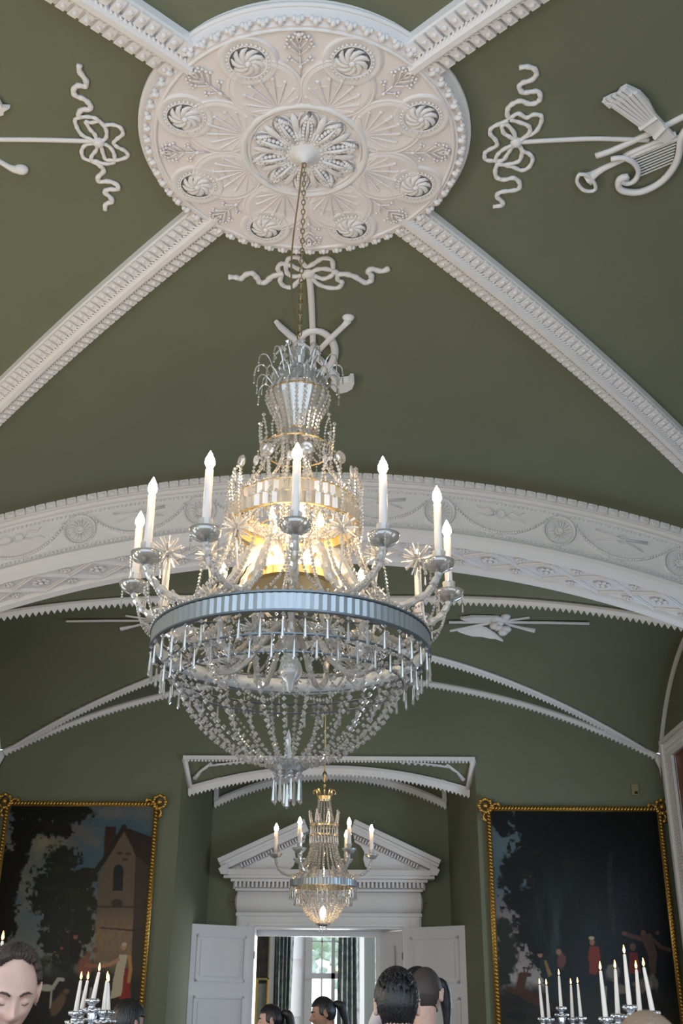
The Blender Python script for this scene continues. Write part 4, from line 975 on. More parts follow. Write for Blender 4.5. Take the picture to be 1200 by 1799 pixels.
# ---- smaller chandelier in the far bay
Y2 = 13.0; C20 = 2.42
c2h = thing('crystal_chandelier', 'small crystal chandelier with six lit candle bulbs in front of the white pediment', 'chandelier', (0.0, Y2, C20))
def dm(): return MB(T(0, 0, -C20))
dm().tube([(0,0,6.24), (0,0,3.98)], .012, 8).build('rod', M['brass'], c2h, smooth=True)
mb = dm(); z = 6.1; i = 0
mb.ell((0,0,4.2), .025, .025, .04, 8, 6); mb.ell((0,0,4.08), .02, .02, .03, 8, 6); mb.build('rod_knops', M['brass'], c2h, smooth=True)
mb = dm(); mb.lathe([(.02,3.90),(.08,3.90),(.09,3.94),(.07,3.94)], 20)
for k in range(8): mb.tube(spline(radial([(.07,3.92),(.075,3.99),(.10,4.02),(.13,4.0),(.125,3.965)], 2*PI*k/8), 3), .008, 5)
mb.build('top_crown', M['gold_plate'], c2h)
st = MB(T(0,0,-C20)); string(st, spline(radial([(.07,3.90),(.085,3.78),(.115,3.66),(.15,3.58)], 0), 4), .0105)
copies(st.data('upper_string', M['crystal']), 'upper_string', c2h, [2*PI*k/14 for k in range(14)])
mb = dm()
for k in range(28):
    a = 2*PI*k/28; mb.drop(pol(.162, a, 3.60), .010, .09); mb.drop(pol(.166, a+.1, 3.50), .010, .10); mb.bead(pol(.165, a, 3.615), .014, .014)
mb.build('drum_drops', M['crystal'], c2h)['kind'] = 'stuff'
dm().lathe([(.155,3.59),(.163,3.59),(.163,3.61),(.155,3.61)], 32).lathe([(.157,3.48),(.165,3.48),(.165,3.50),(.157,3.50)], 32).build('drum_rings', M['brass'], c2h)
lp = MB(T(0,0,-C20)); lp.tube(spline([pol(.16,-.1,3.61), pol(.175,-.08,3.70), pol(.18,0,3.745), pol(.175,.08,3.70), pol(.16,.1,3.61)], 3), .007, 5); lp.bead(pol(.18,0,3.76), .016, .022)
copies(lp.data('crown_loop', M['glass_arm']), 'crown_loop', c2h, [2*PI*k/8+.3 for k in range(8)])
st = MB(T(0,0,-C20)); string(st, spline(radial([(.155,3.48),(.15,3.38),(.19,3.24),(.27,3.10),(.375,2.99)], 0), 4), .0135)
copies(st.data('tent_string', M['crystal']), 'tent_string', c2h, [2*PI*k/26 for k in range(26)])
mb = dm(); fluted_ring(mb, .382, 2.915, 2.985, 64, .008); mb.build('main_ring_glass', M['glass_bar'], c2h)
dm().lathe([(.376,2.91),(.370,2.91),(.370,2.985),(.376,2.985)], 48).build('main_ring_lining', M['brass'], c2h)
pd = MB(T(0,0,-C20)).drop(pol(.384,0,2.905), .011, .10); pd2 = MB(T(0,0,-C20)).drop(pol(.33,0,2.84), .011, .10)
copies(pd.data('ring_pendant', M['crystal']), 'ring_pendant', c2h, [2*PI*k/46 for k in range(46)]); copies(pd2.data('inner_pendant', M['crystal']), 'inner_pendant', c2h, [2*PI*k/40 for k in range(40)])
st = MB(T(0,0,-C20)); string(st, spline(radial([(.34,2.90),(.30,2.80),(.24,2.70),(.17,2.60),(.08,2.525)], 0), 4), .0130)
copies(st.data('basket_string', M['crystal']), 'basket_string', c2h, [2*PI*k/30 for k in range(30)])
dm().lathe([(.001,2.53),(.07,2.53),(.075,2.51),(.04,2.49),(.001,2.485)], 20).build('bottom_boss', M['silver'], c2h)
pd = MB(T(0,0,-C20)).drop(pol(.045,0,2.50), .009, .06)
copies(pd.data('bottom_pendant', M['crystal']), 'bottom_pendant', c2h, [2*PI*k/6 for k in range(6)])
dm().lathe([(.001,2.56),(.022,2.575),(.034,2.62),(.024,2.68),(.001,2.71)], 10).build('basket_bulb', M['bulb'], c2h, smooth=True)
am = MB(T(0,0,-C20)); apts = spline(radial([(.20,3.12),(.27,3.07),(.36,3.04),(.46,3.06),(.53,3.13),(.56,3.24)], 0), 4); am.tube(apts, [.017+.004*math.sin(i*2.2) for i in range(len(apts))], 7)
for i, p in enumerate(resample(apts, .03)): am.bead((p.x, p.y, p.z), .024, .018)
arm = am.data('arm', M['glass_arm'])
bob = MB(T(0,0,-C20)).lathe([(.012,3.225),(.045,3.235),(.078,3.27),(.082,3.285),(.07,3.28),(.012,3.26)], 14, (0,-.56,0)); cup = MB(T(0,0,-C20)).lathe([(.014,3.26),(.022,3.29),(.034,3.335),(.026,3.33)], 8, (0,-.56,0))
slv = MB(T(0,0,-C20)).lathe([(.001,3.26),(.024,3.26),(.023,3.53),(.001,3.535)], 10, (0,-.56,0)); blb = MB(T(0,0,-C20)).lathe([(.001,3.535),(.018,3.54),(.026,3.565),(.012,3.605),(.001,3.625)], 8, (0,-.56,0))
copies(arm, 'arm', c2h, [math.radians(2)+2*PI*(k+.5)/6 for k in range(6)], None, (('drip_dish', bob.data('drip_dish', M['glass_bar'], True)), ('candle_cup', cup.data('candle_cup', M['glass_arm'])), ('candle_sleeve', slv.data('candle_sleeve', M['wax_warm'], True)), ('bulb', blb.data('bulb', M['bulb'], True))))
# ------------------------------------------------------------------ PAINTINGS (procedural canvases)
def vnoise(x, y, seed=0, octs=4):
    out = np.zeros_like(x); amp = 1.0; tot = 0
    for o in range(octs):
        f = 2**o; X = x*f; Y = y*f; xi = np.floor(X).astype(np.int64); yi = np.floor(Y).astype(np.int64); fx = X-xi; fy = Y-yi
        fx = fx*fx*(3-2*fx); fy = fy*fy*(3-2*fy)
        def h(a, b):
            v = np.sin(a*127.1+b*311.7+seed*74.7+o*13.3)*43758.5453; return v-np.floor(v)
        out += amp*((h(xi,yi)*(1-fx)+h(xi+1,yi)*fx)*(1-fy)+(h(xi,yi+1)*(1-fx)+h(xi+1,yi+1)*fx)*fy); tot += amp; amp *= .5
    return out/tot
class Paint:
    def __init__(s, X, Y, base): s.X = X; s.Y = Y; s.C = np.zeros(X.shape+(3,)); s.C[:] = base; s.n = vnoise(X/22, Y/22, 3, 4)-.5; s.n2 = vnoise(X/60, Y/60, 9, 4)-.5
    def mix(s, m, col): 
        m = np.clip(m, 0, 1)[..., None]; s.C = s.C*(1-m)+np.array(col)*m
    def ell(s, cx, cy, rx, ry, col, soft=.25, rough=0, a=1.0, rot=0):
        dx = s.X-cx; dy = s.Y-cy; c, n = math.cos(rot), math.sin(rot); u = (dx*c+dy*n)/rx; v = (-dx*n+dy*c)/ry
        d = np.sqrt(u*u+v*v)+s.n*rough*2; s.mix((1-d)/soft*a if a == 1 else np.clip((1-d)/soft, 0, 1)*a, col)
    def poly(s, pts, col, a=1.0, rough=0):
        X = s.X+s.n*rough; Y = s.Y+s.n2*rough; ins = np.zeros(X.shape, bool); n = len(pts)
        for i in range(n):
            x0, y0 = pts[i]; x1, y1 = pts[(i+1)%n]
            if y0 == y1: continue
            c = ((y0 > Y) != (y1 > Y)) & (X < (x1-x0)*(Y-y0)/(y1-y0)+x0); ins ^= c
        s.mix(ins*a, col)
    def line(s, pts, w, col, a=1.0, rough=0):
        for (x0, y0), (x1, y1) in zip(pts, pts[1:]):
            dx, dy = x1-x0, y1-y0; L = dx*dx+dy*dy; t = np.clip(((s.X-x0)*dx+(s.Y-y0)*dy)/L, 0, 1)
            d = np.hypot(s.X-x0-t*dx, s.Y-y0-t*dy)+s.n*rough; s.mix(np.clip((w-d)/(.35*w)+.3, 0, 1)*a, col)
def left_painting(X, Y):
    p = Paint(X, Y, (.22, .30, .34)); n1 = vnoise(X/260, Y/200, 1, 5)
    p.mix(np.clip((n1-.42)*4, 0, 1)*.8, (.42, .38, .33)); p.mix(np.clip((Y-600)/600, 0, 1)*.8, (.47, .46, .42))
    p.ell(300, 400, 230, 130, (.50, .44, .32), .9, .4, .8); p.ell(480, 330, 240, 150, (.36, .32, .29), .8, .4, .8); p.ell(760, 190, 260, 70, (.40,.37,.34), .8, .3, .7)
    p.mix(np.clip((Y-1180+p.n2*160)/90, 0, 1), (.10, .105, .075)); p.ell(380, 1290, 160, 60, (.22,.27,.27), .8, .3, .7)
    # tree at the left edge
    dk = (.045, .045, .03)
    p.line([(250, 60), (190, 300), (130, 520), (60, 800), (30, 1100)], 62, dk, 1, 60)
    for c in ((170,190,140,80),(420,200,190,90),(330,300,120,70),(60,560,110,140),(30,700,130,180),(60,860,90,120),(140,330,80,110),(520,170,90,60),(420,320,80,60),(90,990,60,60)): p.ell(*c, (.055,.055,.03), .25, .55)
    p.ell(330, 290, 90, 40, (.16,.11,.05), .8, .5, .5)
    # middle tree
    for c in ((430,540,130,120),(420,700,210,160),(520,800,160,130),(330,800,120,120),(560,660,110,100),(430,930,150,140),(370,1060,90,90),(560,960,110,150),(470,1130,130,130)): p.ell(*c, (.075,.095,.06), .22, .6)
    for c in ((400,600,70,50),(350,720,80,40),(480,520,60,40),(500,760,80,50)): p.ell(*c, (.17,.19,.12), .8, .6, .45)
    p.line([(480,700),(500,900),(470,1180)], 9, (.14,.11,.08), .6, 8)
    # house
    p.poly([(700,290),(772,290),(772,420),(695,540)], (.17,.10,.075), 1, 5)
    p.poly([(660,640),(830,310),(915,490),(905,1200),(660,1200)], (.33,.28,.225), 1, 8)
    p.mix(((X > 650) & (X < 1060) & (Y > 840)) * np.clip((Y-840)/160, 0, 1)*.7*np.clip(1-(Y-1150)/200, 0, 1)*(.55+.9*vnoise(X/9, Y/45, 21, 3)), (.50,.40,.29))
    p.poly([(905,480),(1060,520),(1060,1480),(890,1480)], (.20,.155,.12), 1, 6)
    p.poly([(820,290),(1080,390),(1080,640),(918,500),(860,370)], (.135,.095,.07), 1, 6)
    p.line([(625,635),(700,520),(826,292)], 17, (.12,.085,.06), 1, 8); p.line([(826,292),(916,490)], 12, (.15,.10,.07), 1, 8)
    p.ell(795, 600, 34, 46, (.06,.08,.095), .1); p.poly([(762,600),(828,600),(824,735),(760,735)], (.06,.08,.095)); p.ell(790, 820, 40, 32, (.17,.15,.13), .2, .1)
    for c in ((800,478),(860,482),(835,520)): p.ell(*c, 24, 12, (.22,.16,.11), .4, .3)
    p.poly([(560,850),(1000,850),(1000,838),(560,838)], (.17,.13,.10), .7, 4); p.line([(690,985),(900,1000),(1000,990)], 6, (.15,.11,.08), .7, 8)
    p.mix(np.clip((vnoise(X/14, Y/5, 5, 3)-.6)*3, 0, 1)*((X > 640) & (Y > 560))*.4, (.2,.15,.11))
    p.mix(np.clip((Y-1270+p.n2*60)/70, 0, 1), (.095,.09,.07))
    # figures
    p.ell(525, 1120, 42, 110, (.05,.05,.05), .3, .2); p.ell(527, 1045, 18, 22, (.48,.30,.22), .3); p.ell(525, 1025, 30, 10, (.03,.03,.03), .3)
    p.ell(440, 1120, 14, 14, (.50,.27,.17), .5); p.ell(405, 1165, 9, 10, (.45,.25,.16), .5)
    p.ell(595, 1240, 55, 80, (.47,.28,.22), .3, .2); p.ell(615, 1160, 20, 24, (.42,.27,.2), .3); p.ell(655, 1130, 18, 20, (.40,.25,.19), .3)
    p.line([(600,1230),(690,1235),(760,1225)], 13, (.52,.34,.26)); p.poly([(560,1330),(650,1330),(660,1480),(560,1480)], (.07,.08,.11), 1, 10)
    p.line([(590,1400),(600,1500)], 14, (.45,.42,.38)); p.line([(640,1380),(630,1500)], 12, (.45,.42,.38))
    p.poly([(845,1240),(885,1260),(895,1440),(815,1440)], (.48,.10,.07), 1, 8)
    p.poly([(815,1160),(870,1160),(850,1260),(835,1420),(765,1440),(785,1280)], (.66,.60,.50), 1, 6); p.ell(842, 1110, 20, 25, (.60,.46,.36), .3); p.ell(845, 1092, 20, 15, (.62,.57,.5), .3)
    p.line([(810,1190),(760,1220),(700,1235)], 11, (.62,.45,.33)); p.line([(880,1170),(890,1250),(880,1330)], 12, (.62,.44,.22))
    # dogs
    p.ell(350, 1375, 62, 26, (.62,.60,.55), .25, .1); p.line([(400,1360),(425,1320),(455,1322)], 13, (.62,.60,.55)); p.line([(300,1385),(285,1480)], 7, (.6,.58,.53)); p.line([(385,1390),(380,1500)], 7, (.6,.58,.53)); p.line([(295,1370),(275,1440)], 4, (.6,.58,.53))
    p.ell(430, 1480, 40, 95, (.36,.28,.19), .3, .2, 1, .5); p.ell(480, 1395, 26, 18, (.38,.29,.2), .3)
    p.ell(700, 1490, 90, 40, (.05,.05,.045), .4, .3)
    return p.C
def right_painting(X, Y):
    p = Paint(X, Y, (.235, .29, .315)); p.mix(np.clip((Y-800)/250, 0, 1), (.42,.365,.36)); p.mix(np.clip((Y-1120)/200, 0, 1)*.7, (.50,.49,.47))
    p.ell(220, 600, 200, 150, (.30,.335,.34), .9, .5, .6)
    dk = (.030,.036,.028)
    p.poly([(330,380),(1300,380),(1300,1600),(480,1600),(400,1300),(300,1000),(380,800),(300,640)], dk, 1, 110)
    for c in ((180,430,90,70),(190,500,60,50),(330,440,140,90),(380,560,130,110),(300,700,120,110),(240,770,100,90),(300,900,130,100),(430,900,150,180),(330,1060,100,130),(420,1150,130,130),(500,700,180,200)): p.ell(*c, (.043,.050,.034), .22, .6)
    for c in ((300,760,70,40),(360,640,60,40),(560,700,80,50),(300,1020,60,30)): p.ell(*c, (.10,.095,.05), .8, .6, .55)
    for c in ((180,1060,70,70),(200,1180,80,110),(170,1280,80,90)): p.ell(*c, (.10,.115,.085), .3, .55)
    p.mix(np.clip((vnoise(X/60, Y/260, 4, 4)-.45)*3, 0, 1)*np.exp(-((X-500)/130)**2-((Y-1050)/240)**2), (.15,.20,.195))
    p.mix(np.clip((vnoise(X/40, Y/160, 8, 4)-.35)*2, 0, 1)*np.exp(-((X-860)/95)**2-((Y-900)/260)**2)*.9, (.105,.12,.165))
    p.line([(790,640),(780,850),(800,1080)], 14, (.15,.13,.12), .6, 18); p.line([(940,620),(930,860),(960,1050)], 10, (.08,.075,.07), .7, 14); p.line([(700,900),(700,1130)], 12, (.09,.08,.07), .6, 14)
    p.line([(370,880),(390,1000),(430,1170)], 8, (.12,.10,.08), .7, 10)
    p.mix(np.clip((Y-1330+p.n2*80)/80, 0, 1), (.095,.09,.065)); p.mix(np.clip((Y-1450)/60, 0, 1)*.5, (.15,.135,.095))
    # deer
    p.ell(330, 1415, 95, 34, (.20,.115,.07), .25, .1, 1, .45); p.line([(270,1370),(285,1310)], 26, (.22,.13,.08)); p.line([(275,1300),(325,1300)], 11, (.23,.13,.08)); p.line([(300,1295),(290,1262),(322,1268)], 4, (.18,.11,.07)); p.line([(310,1290),(322,1255)], 4, (.18,.11,.07)); p.line([(255,1385),(195,1365)], 7, (.21,.12,.07)); p.line([(260,1400),(205,1385)], 6, (.21,.12,.07))
    # man in a green coat
    p.poly([(380,1210),(430,1200),(500,1270),(480,1300),(490,1420),(430,1420),(390,1290)], (.075,.115,.115), 1, 6); p.poly([(405,1225),(420,1225),(450,1300),(430,1310)], (.42,.33,.19), 1, 5); p.ell(385, 1195, 17, 18, (.50,.33,.26), .3); p.ell(380, 1180, 28, 12, (.03,.03,.03), .3)
    # figure in pink, rider in red, dark horse
    p.ell(505, 1225, 30, 50, (.32,.19,.17), .3, .2); p.ell(490, 1180, 18, 20, (.45,.33,.28), .3)
    p.ell(610, 1250, 55, 95, (.045,.04,.045), .25, .2); p.line([(600,1180),(590,1150)], 30, (.05,.045,.05)); p.poly([(665,1150),(715,1150),(725,1210),(700,1300),(660,1290),(655,1190)], (.40,.13,.065), 1, 8); p.ell(678, 1128, 17, 20, (.50,.32,.24), .3); p.ell(675, 1105, 20, 12, (.55,.52,.42), .3)
    p.poly([(885,1180),(930,1180),(945,1290),(880,1290)], (.34,.10,.075), 1, 10); p.ell(905, 1150, 20, 24, (.33,.22,.17), .3); p.poly([(850,1290),(900,1290),(890,1380),(860,1380)], (.07,.10,.15), 1, 8)
    p.ell(790, 1290, 50, 60, (.44,.42,.38), .4, .4, .8); p.ell(830, 1370, 60, 30, (.42,.39,.34), .3, .5, .8); p.ell(960, 1350, 60, 60, (.42,.38,.32), .4, .5, .7); p.ell(1000,1330,50,60,(.40,.37,.33),.4,.5,.7)
    p.ell(775, 1380, 30, 60, (.05,.05,.055), .3, .3); p.line([(750,1360),(745,1440)], 6, (.45,.42,.36))
    p.line([(855,1080),(960,1110)], 13, (.26,.17,.16)); p.poly([(950,1080),(1010,1080),(1040,1180),(1030,1290),(1000,1290),(985,1180)], (.23,.165,.12), 1, 8); p.ell(965, 1075, 16, 18, (.32,.2,.16), .3); p.line([(1020,1110),(1060,1150),(1110,1165)], 11, (.23,.16,.12)); p.ell(1045, 1075, 12, 14, (.28,.18,.14), .3); p.ell(860, 1078, 15, 12, (.34,.22,.18), .3)
    p.ell(250, 1510, 90, 30, (.06,.065,.055), .5, .4)
    return p.C
def srgb2lin(c): return np.where(c <= .04045, c/12.92, ((c+.055)/1.055)**2.4)
cm_ = bpy.data.materials.new('oil_on_canvas'); cm_.use_nodes = True; nt = cm_.node_tree; b_ = nt.nodes['Principled BSDF']; b_.inputs['Roughness'].default_value = .33; b_.inputs['Specular IOR Level'].default_value = .15
at_ = nt.nodes.new('ShaderNodeAttribute'); at_.attribute_name = 'paint'; nt.links.new(at_.outputs['Color'], b_.inputs['Base Color'])
tc = nt.nodes.new('ShaderNodeTexCoord'); nz = nt.nodes.new('ShaderNodeTexNoise'); nz.inputs['Scale'].default_value = 90; bp = nt.nodes.new('ShaderNodeBump'); bp.inputs['Strength'].default_value = .35; bp.inputs['Distance'].default_value = .004
nt.links.new(tc.outputs['Object'], nz.inputs[0]); nt.links.new(nz.outputs['Fac'], bp.inputs['Height']); nt.links.new(bp.outputs[0], b_.inputs['Normal'])
def painting(x0, x1, z0, z1, fn, cropmap, label, gain):
    t = thing('framed_painting', label, 'painting', ((x0+x1)/2, 15.48, z0))
    nx, nz_ = 280, 380; u, v = np.meshgrid(np.linspace(0, 1, nx), np.linspace(0, 1, nz_))
    X, Y = cropmap(u, v*(z1-z0)); C = srgb2lin(np.clip(fn(X, Y), 0, 1))*gain
    mb = MB(at_thing(t)); mb.sheet([[(x0+(x1-x0)*i/(nx-1), 15.44, z1-(z1-z0)*k/(nz_-1)) for i in range(nx)] for k in range(nz_)])
    me = mb.data('canvas', cm_, True); ca = me.color_attributes.new('paint', 'FLOAT_COLOR', 'POINT')
    buf = np.ones((nx*nz_, 4), np.float32); buf[:, :3] = C.reshape(-1, 3); ca.data.foreach_set('color', buf.ravel()); link('canvas', me, t)
    MB(at_thing(t)).box(x0, x1, 15.445, 15.485, z0, z1).build('stretcher', M['dark_cloth'], t)
    mb = MB(at_thing(t)); W = .035
    for a, b in (((x0,z1),(x1,z1)), ((x0,z0),(x1,z0)), ((x0,z0),(x0,z1)), ((x1,z0),(x1,z1))):
        hx = W if a[0] == b[0] else 0; hz = W if a[1] == b[1] else 0
        mb.box(a[0]-hx-hz*.0, b[0]+hx, 15.42, 15.485, a[1]-hz, b[1]+hz)
        L = math.hypot(b[0]-a[0], b[1]-a[1]); n = int(L/.045)
        for i in range(n):
            c = ((a[0]+(b[0]-a[0])*(i+.5)/n), 15.405, a[1]+(b[1]-a[1])*(i+.5)/n)
            if a[0] == b[0]: mb.ell(c, .036, .022, .019, 6, 4, Matrix.Rotation(.6, 3, 'Y'))
            else: mb.ell(c, .019, .022, .036, 6, 4, Matrix.Rotation(.6, 3, 'Y'))
    mb.build('frame', M['gold'], t, smooth=True)
    for cx, cz in ((x0, z1), (x1, z1), (x0, z0), (x1, z0)):
        mb = MB(at_thing(t)); sx = -1 if cx == x0 else 1; sz = 1 if cz == z1 else -1; ox, oz = cx+sx*.04, cz+sz*.03
        mb.tube([(ox+.085*math.cos(a), 15.40, oz+.085*math.sin(a)) for a in frange(0, 2*PI, 16)[:-1]], .022, 6, True)
        for a in frange(0, 2*PI, 8)[:-1]: mb.ell((ox+.09*math.cos(a), 15.39, oz+.09*math.sin(a)), .035, .03, .03, 6, 4)
        mb.ell((ox, 15.39, oz), .04, .03, .04, 8, 5)
        mb.tube(spline([(ox-sx*.08, 15.40, oz), (ox-sx*.15, 15.40, oz+sz*.03), (ox-sx*.20, 15.40, oz-sz*.0), (ox-sx*.17, 15.40, oz+sz*.05)], 4), .016, 5)
        mb.tube(spline([(ox, 15.40, oz-sz*.08), (ox+sx*.035, 15.40, oz-sz*.15), (ox-sx*.005, 15.40, oz-sz*.21), (ox+sx*.05, 15.40, oz-sz*.18)], 4), .016, 5)
        mb.build('corner_ornament', M['gold'], t, smooth=True)
    return t
ZP0 = 1.15
def lm(u, d): 
    cy = 130+d/2.75*1441; xl = 50-.085*(cy-130); xr = 1040-.0556*(cy-130); return xl+u*(xr-xl), cy
def rm(u, d):
    cy = 385+d/2.62*1115*1.0; xl = 105+.036*(cy-385); xr = 1065+.096*(cy-385); return xl+u*(xr-xl), cy
painting(-4.53, -2.42, ZP0, 4.245, left_painting, lm, 'large gilt-framed landscape painting of a gabled house, left of the doorway', 1.15)
painting(2.25, 4.65, ZP0, 4.22, right_painting, rm, 'large gilt-framed dark woodland painting with a leaping deer, right of the doorway', 1.5)

# ------------------------------------------------------------------ TABLES AND CANDELABRA
def ptY(px, py, Y): return atY(px, py, Y)
def table(x0, x1, y0, y1, lab):
    cx, cy = (x0+x1)/2, (y0+y1)/2; t = thing('banquet_table', lab, 'table', (cx, cy, 0)); hx, hy = (x1-x0)/2, (y1-y0)/2
    MB().box(-hx, hx, -hy, hy, .71, .745).build('table_top', M['floor'], t)
    for sx in (-1, 1):
        for sy in (-1, 1): MB().lathe([(.001,0),(.02,0),(.03,.35),(.035,.71),(.001,.71)], 12, (sx*(hx-.08), sy*(hy-.08), 0)).build('leg', M['floor'], t, smooth=True)
    mb = MB(); rows = []
    loop = [(-hx,-hy),(hx,-hy),(hx,hy),(-hx,hy),(-hx,-hy)]; P = []
    for (a, b), (c, d) in zip(loop, loop[1:]):
        for k in range(24): P.append((a+(c-a)*k/24, b+(d-b)*k/24))
    P.append(P[0])
    for f, z, amp in ((0, .750, 0), (1.0, .750, 0), (1.0+.012, .742, 0), (1.02, .55, .010), (1.03, .35, .018)):
        rows.append([(px*f*(1+amp*math.sin(k*1.1)), py*f*(1+amp*.4*math.sin(k*1.1)), z) for k, (px, py) in enumerate(P)])
    mb.sheet(rows); o = mb.build('tablecloth', M['linen'], None, smooth=True); o.location = (cx, cy, .002); tag(o, 'white linen cloth draped over the '+lab, 'tablecloth')
def candelabrum(Y, cups, centre, zbase, lab, cand):
    """cups: [(px, base_y, top_y_px, top_x_px)] ; candles hold their photographed tilt"""
    cx = ptY(centre[0], centre[1], Y); t = thing('silver_candelabrum', lab, 'candelabrum', (cx.x, Y, zbase))
    zc = cx.z
    M0 = lambda: MB(at_thing(t))
    mb = M0(); mb.lathe([(.001,zbase),(.10,zbase),(.105,zbase+.015),(.07,zbase+.03),(.035,zbase+.06),(.02,zbase+.10),(.03,zbase+.14),(.016,zbase+.18),(.014,zc-.22),(.028,zc-.18),(.018,zc-.14),(.014,zc-.06),(.022,zc-.035),(.018,zc-.03)], 18, (cx.x, Y, 0))
    mb.build('stem', M['silver'], t, smooth=True)
    for i, (bx, by, tx, ty, dy) in enumerate(cups):
        b = ptY(bx, by, Y+dy); tp = ptY(tx, ty, Y+dy)
        if i:
            mb = M0(); mb.tube(spline([(cx.x, Y, zc-.16), (cx.x*.6+b.x*.4, Y+dy*.4, zc-.22), (cx.x*.15+b.x*.85, Y+dy*.85, b.z-.16), (b.x, b.y, b.z-.035)], 6), .009, 8)
            for q in resample(spline([(cx.x, Y, zc-.16), (cx.x*.6+b.x*.4, Y+dy*.4, zc-.22), (cx.x*.15+b.x*.85, Y+dy*.85, b.z-.16), (b.x, b.y, b.z-.035)], 6), .035): mb.ell(q, .012, .012, .012, 6, 4)
            mb.build('arm', M['silver'], t, smooth=True)
        mb = M0(); mb.lathe([(.001,-.04),(.012,-.035),(.036,-.028),(.034,-.022),(.014,-.018),(.012,-.008),(.020,0),(.022,.012),(.015,.018)], 16, tuple(b))
        for k in range(8): mb.ell((b.x+.030*math.cos(k*PI/4), b.y+.030*math.sin(k*PI/4), b.z-.022), .009, .009, .008, 6, 4)
        for k in range(6): mb.ell((b.x+.021*math.cos(k*PI/3), b.y+.021*math.sin(k*PI/3), b.z+.010), .008, .008, .009, 6, 4)
        mb.build('socket', M['silver'], t, smooth=True)
        d = tp-b; L = d.length
        c = tag(MB(T(*(-b))).tube([b, b+d*.02, b+d*.5, b+d*.97, b+d], [.0095,.0095,.0080,.0055,.0035], 12).build('taper_candle', M['wax'], None, smooth=True), cand[i], 'candle', 'lit white taper candles'); c.location = b
        wk = MB().tube([d, d+Vector((0,0,.010))], .0012, 5).build('wick', M['wick'], c)
        MB().lathe([(.0005,0),(.003,.003),(.0045,.008),(.0036,.015),(.0016,.023),(.0003,.029)], 10, tuple(d+Vector((0,0,.003)))).build('flame', M['flame'], c, smooth=True)
    return t
Lc = ['tall slanting lit candle in the centre socket of the left candelabrum', 'lit candle leaning right at the far left of the left candelabrum', 'lit candle second from left in the left candelabrum', 'lit candle at the right of the left candelabrum, the front one of a close pair', 'lit candle at the right of the left candelabrum, the back one of a close pair']
candelabrum(4.6, [(162,1763,174,1707,0), (132,1785,142,1722,.0), (142,1781,154,1722,.14), (181,1783,188,1722,.0), (190,1784,190,1726,.16)], (164,1763), .752, 'silver candelabrum with five lit tapers in front of the left painting', Lc)
Rc = ['tall lit candle in the raised centre socket of the middle right candelabrum', 'leftmost lit candle of the candelabrum below the leaping deer painting', 'second lit candle from left of the candelabrum below the leaping deer', 'fourth lit candle of the candelabrum below the leaping deer', 'rightmost lit candle of the candelabrum below the leaping deer']
candelabrum(6.2, [(986,1775,982,1714,0), (954,1794,948,1730,0), (965,1795,960,1731,.16), (1006,1794,1003,1730,.16), (1021,1793,1015,1728,0)], (986,1775), .752, 'silver candelabrum with five lit tapers below the right painting', Rc)
Nc = ['tallest lit candle of the candelabrum behind the sandy-haired head', 'leftmost lit candle of the candelabrum behind the sandy-haired head', 'second lit candle of the candelabrum behind the sandy-haired head', 'fourth lit candle of the candelabrum behind the sandy-haired head', 'rightmost slanting lit candle of the candelabrum behind the sandy-haired head']
candelabrum(4.3, [(1107,1775,1097,1676,0), (1065,1796,1055,1705,0), (1086,1790,1081,1702,.16), (1125,1788,1118,1703,.16), (1148,1785,1131,1699,0)], (1107,1775), .752, 'silver candelabrum whose five lit tapers rise behind the sandy-haired head at the lower right', Nc)
candelabrum(3.9, [(-12,1765,-14,1630,0), (3,1790,4,1653,0)], (-12,1765), .752, 'silver candelabrum at the left edge, behind the balding man', ['lit candle just outside the left edge, on the candelabrum behind the balding man', 'lit candle at the left edge of the view, above the balding man'])
table(-1.9, -.82, 3.86, 5.3, 'long table at the left, carrying two candelabra')
table(1.22, 2.15, 4.0, 6.5, 'long table at the right, carrying two candelabra')

# ------------------------------------------------------------------ PEOPLE
def head_pt(th, ph):   # th 0 top .. PI bottom ; ph angle, 0 = face (+y); returns point about the head centre (metres), head height .235
    sx, sy, sz = math.sin(th)*math.sin(ph), math.sin(th)*math.cos(ph), math.cos(th)
    x = .0765*sx; y = .098*sy; z = .118*sz
    if z < 0:
        k = -z/.118; x *= 1-.30*k; y = y*(1-.12*k) + (.018*k if sy > 0 else .020*k)
    if sy < 0: y *= 1.0; 
    if sy > 0:
        fl = abs(sx)
        def g(cx, cz, wx, wz): return math.exp(-((x-cx)/wx)**2-((z-cz)/wz)**2)
        y -= .006*math.exp(-(x/.05)**2)*1.0 if z > -.02 else 0
        nz_ = g(0, -.030, .013, .022)*.024 + g(0, -.008, .009, .022)*.012 + (g(.012, -.038, .008, .007)+g(-.012, -.038, .008, .007))*.006
        br = (g(.030, .024, .024, .009)+g(-.030, .024, .024, .009))*.006
        ey = -(g(.032, .004, .017, .012)+g(-.032, .004, .017, .012))*.012
        ck = (g(.042, -.030, .02, .02)+g(-.042, -.030, .02, .02))*.004
        lp = g(0, -.062, .022, .005)*.007 + g(0, -.073, .019, .006)*.008 - g(0, -.0675, .022, .0025)*.003
        cn = g(0, -.100, .022, .016)*.010
        y += nz_+br+ey+ck+lp+cn
    return Vector((x, y, z))
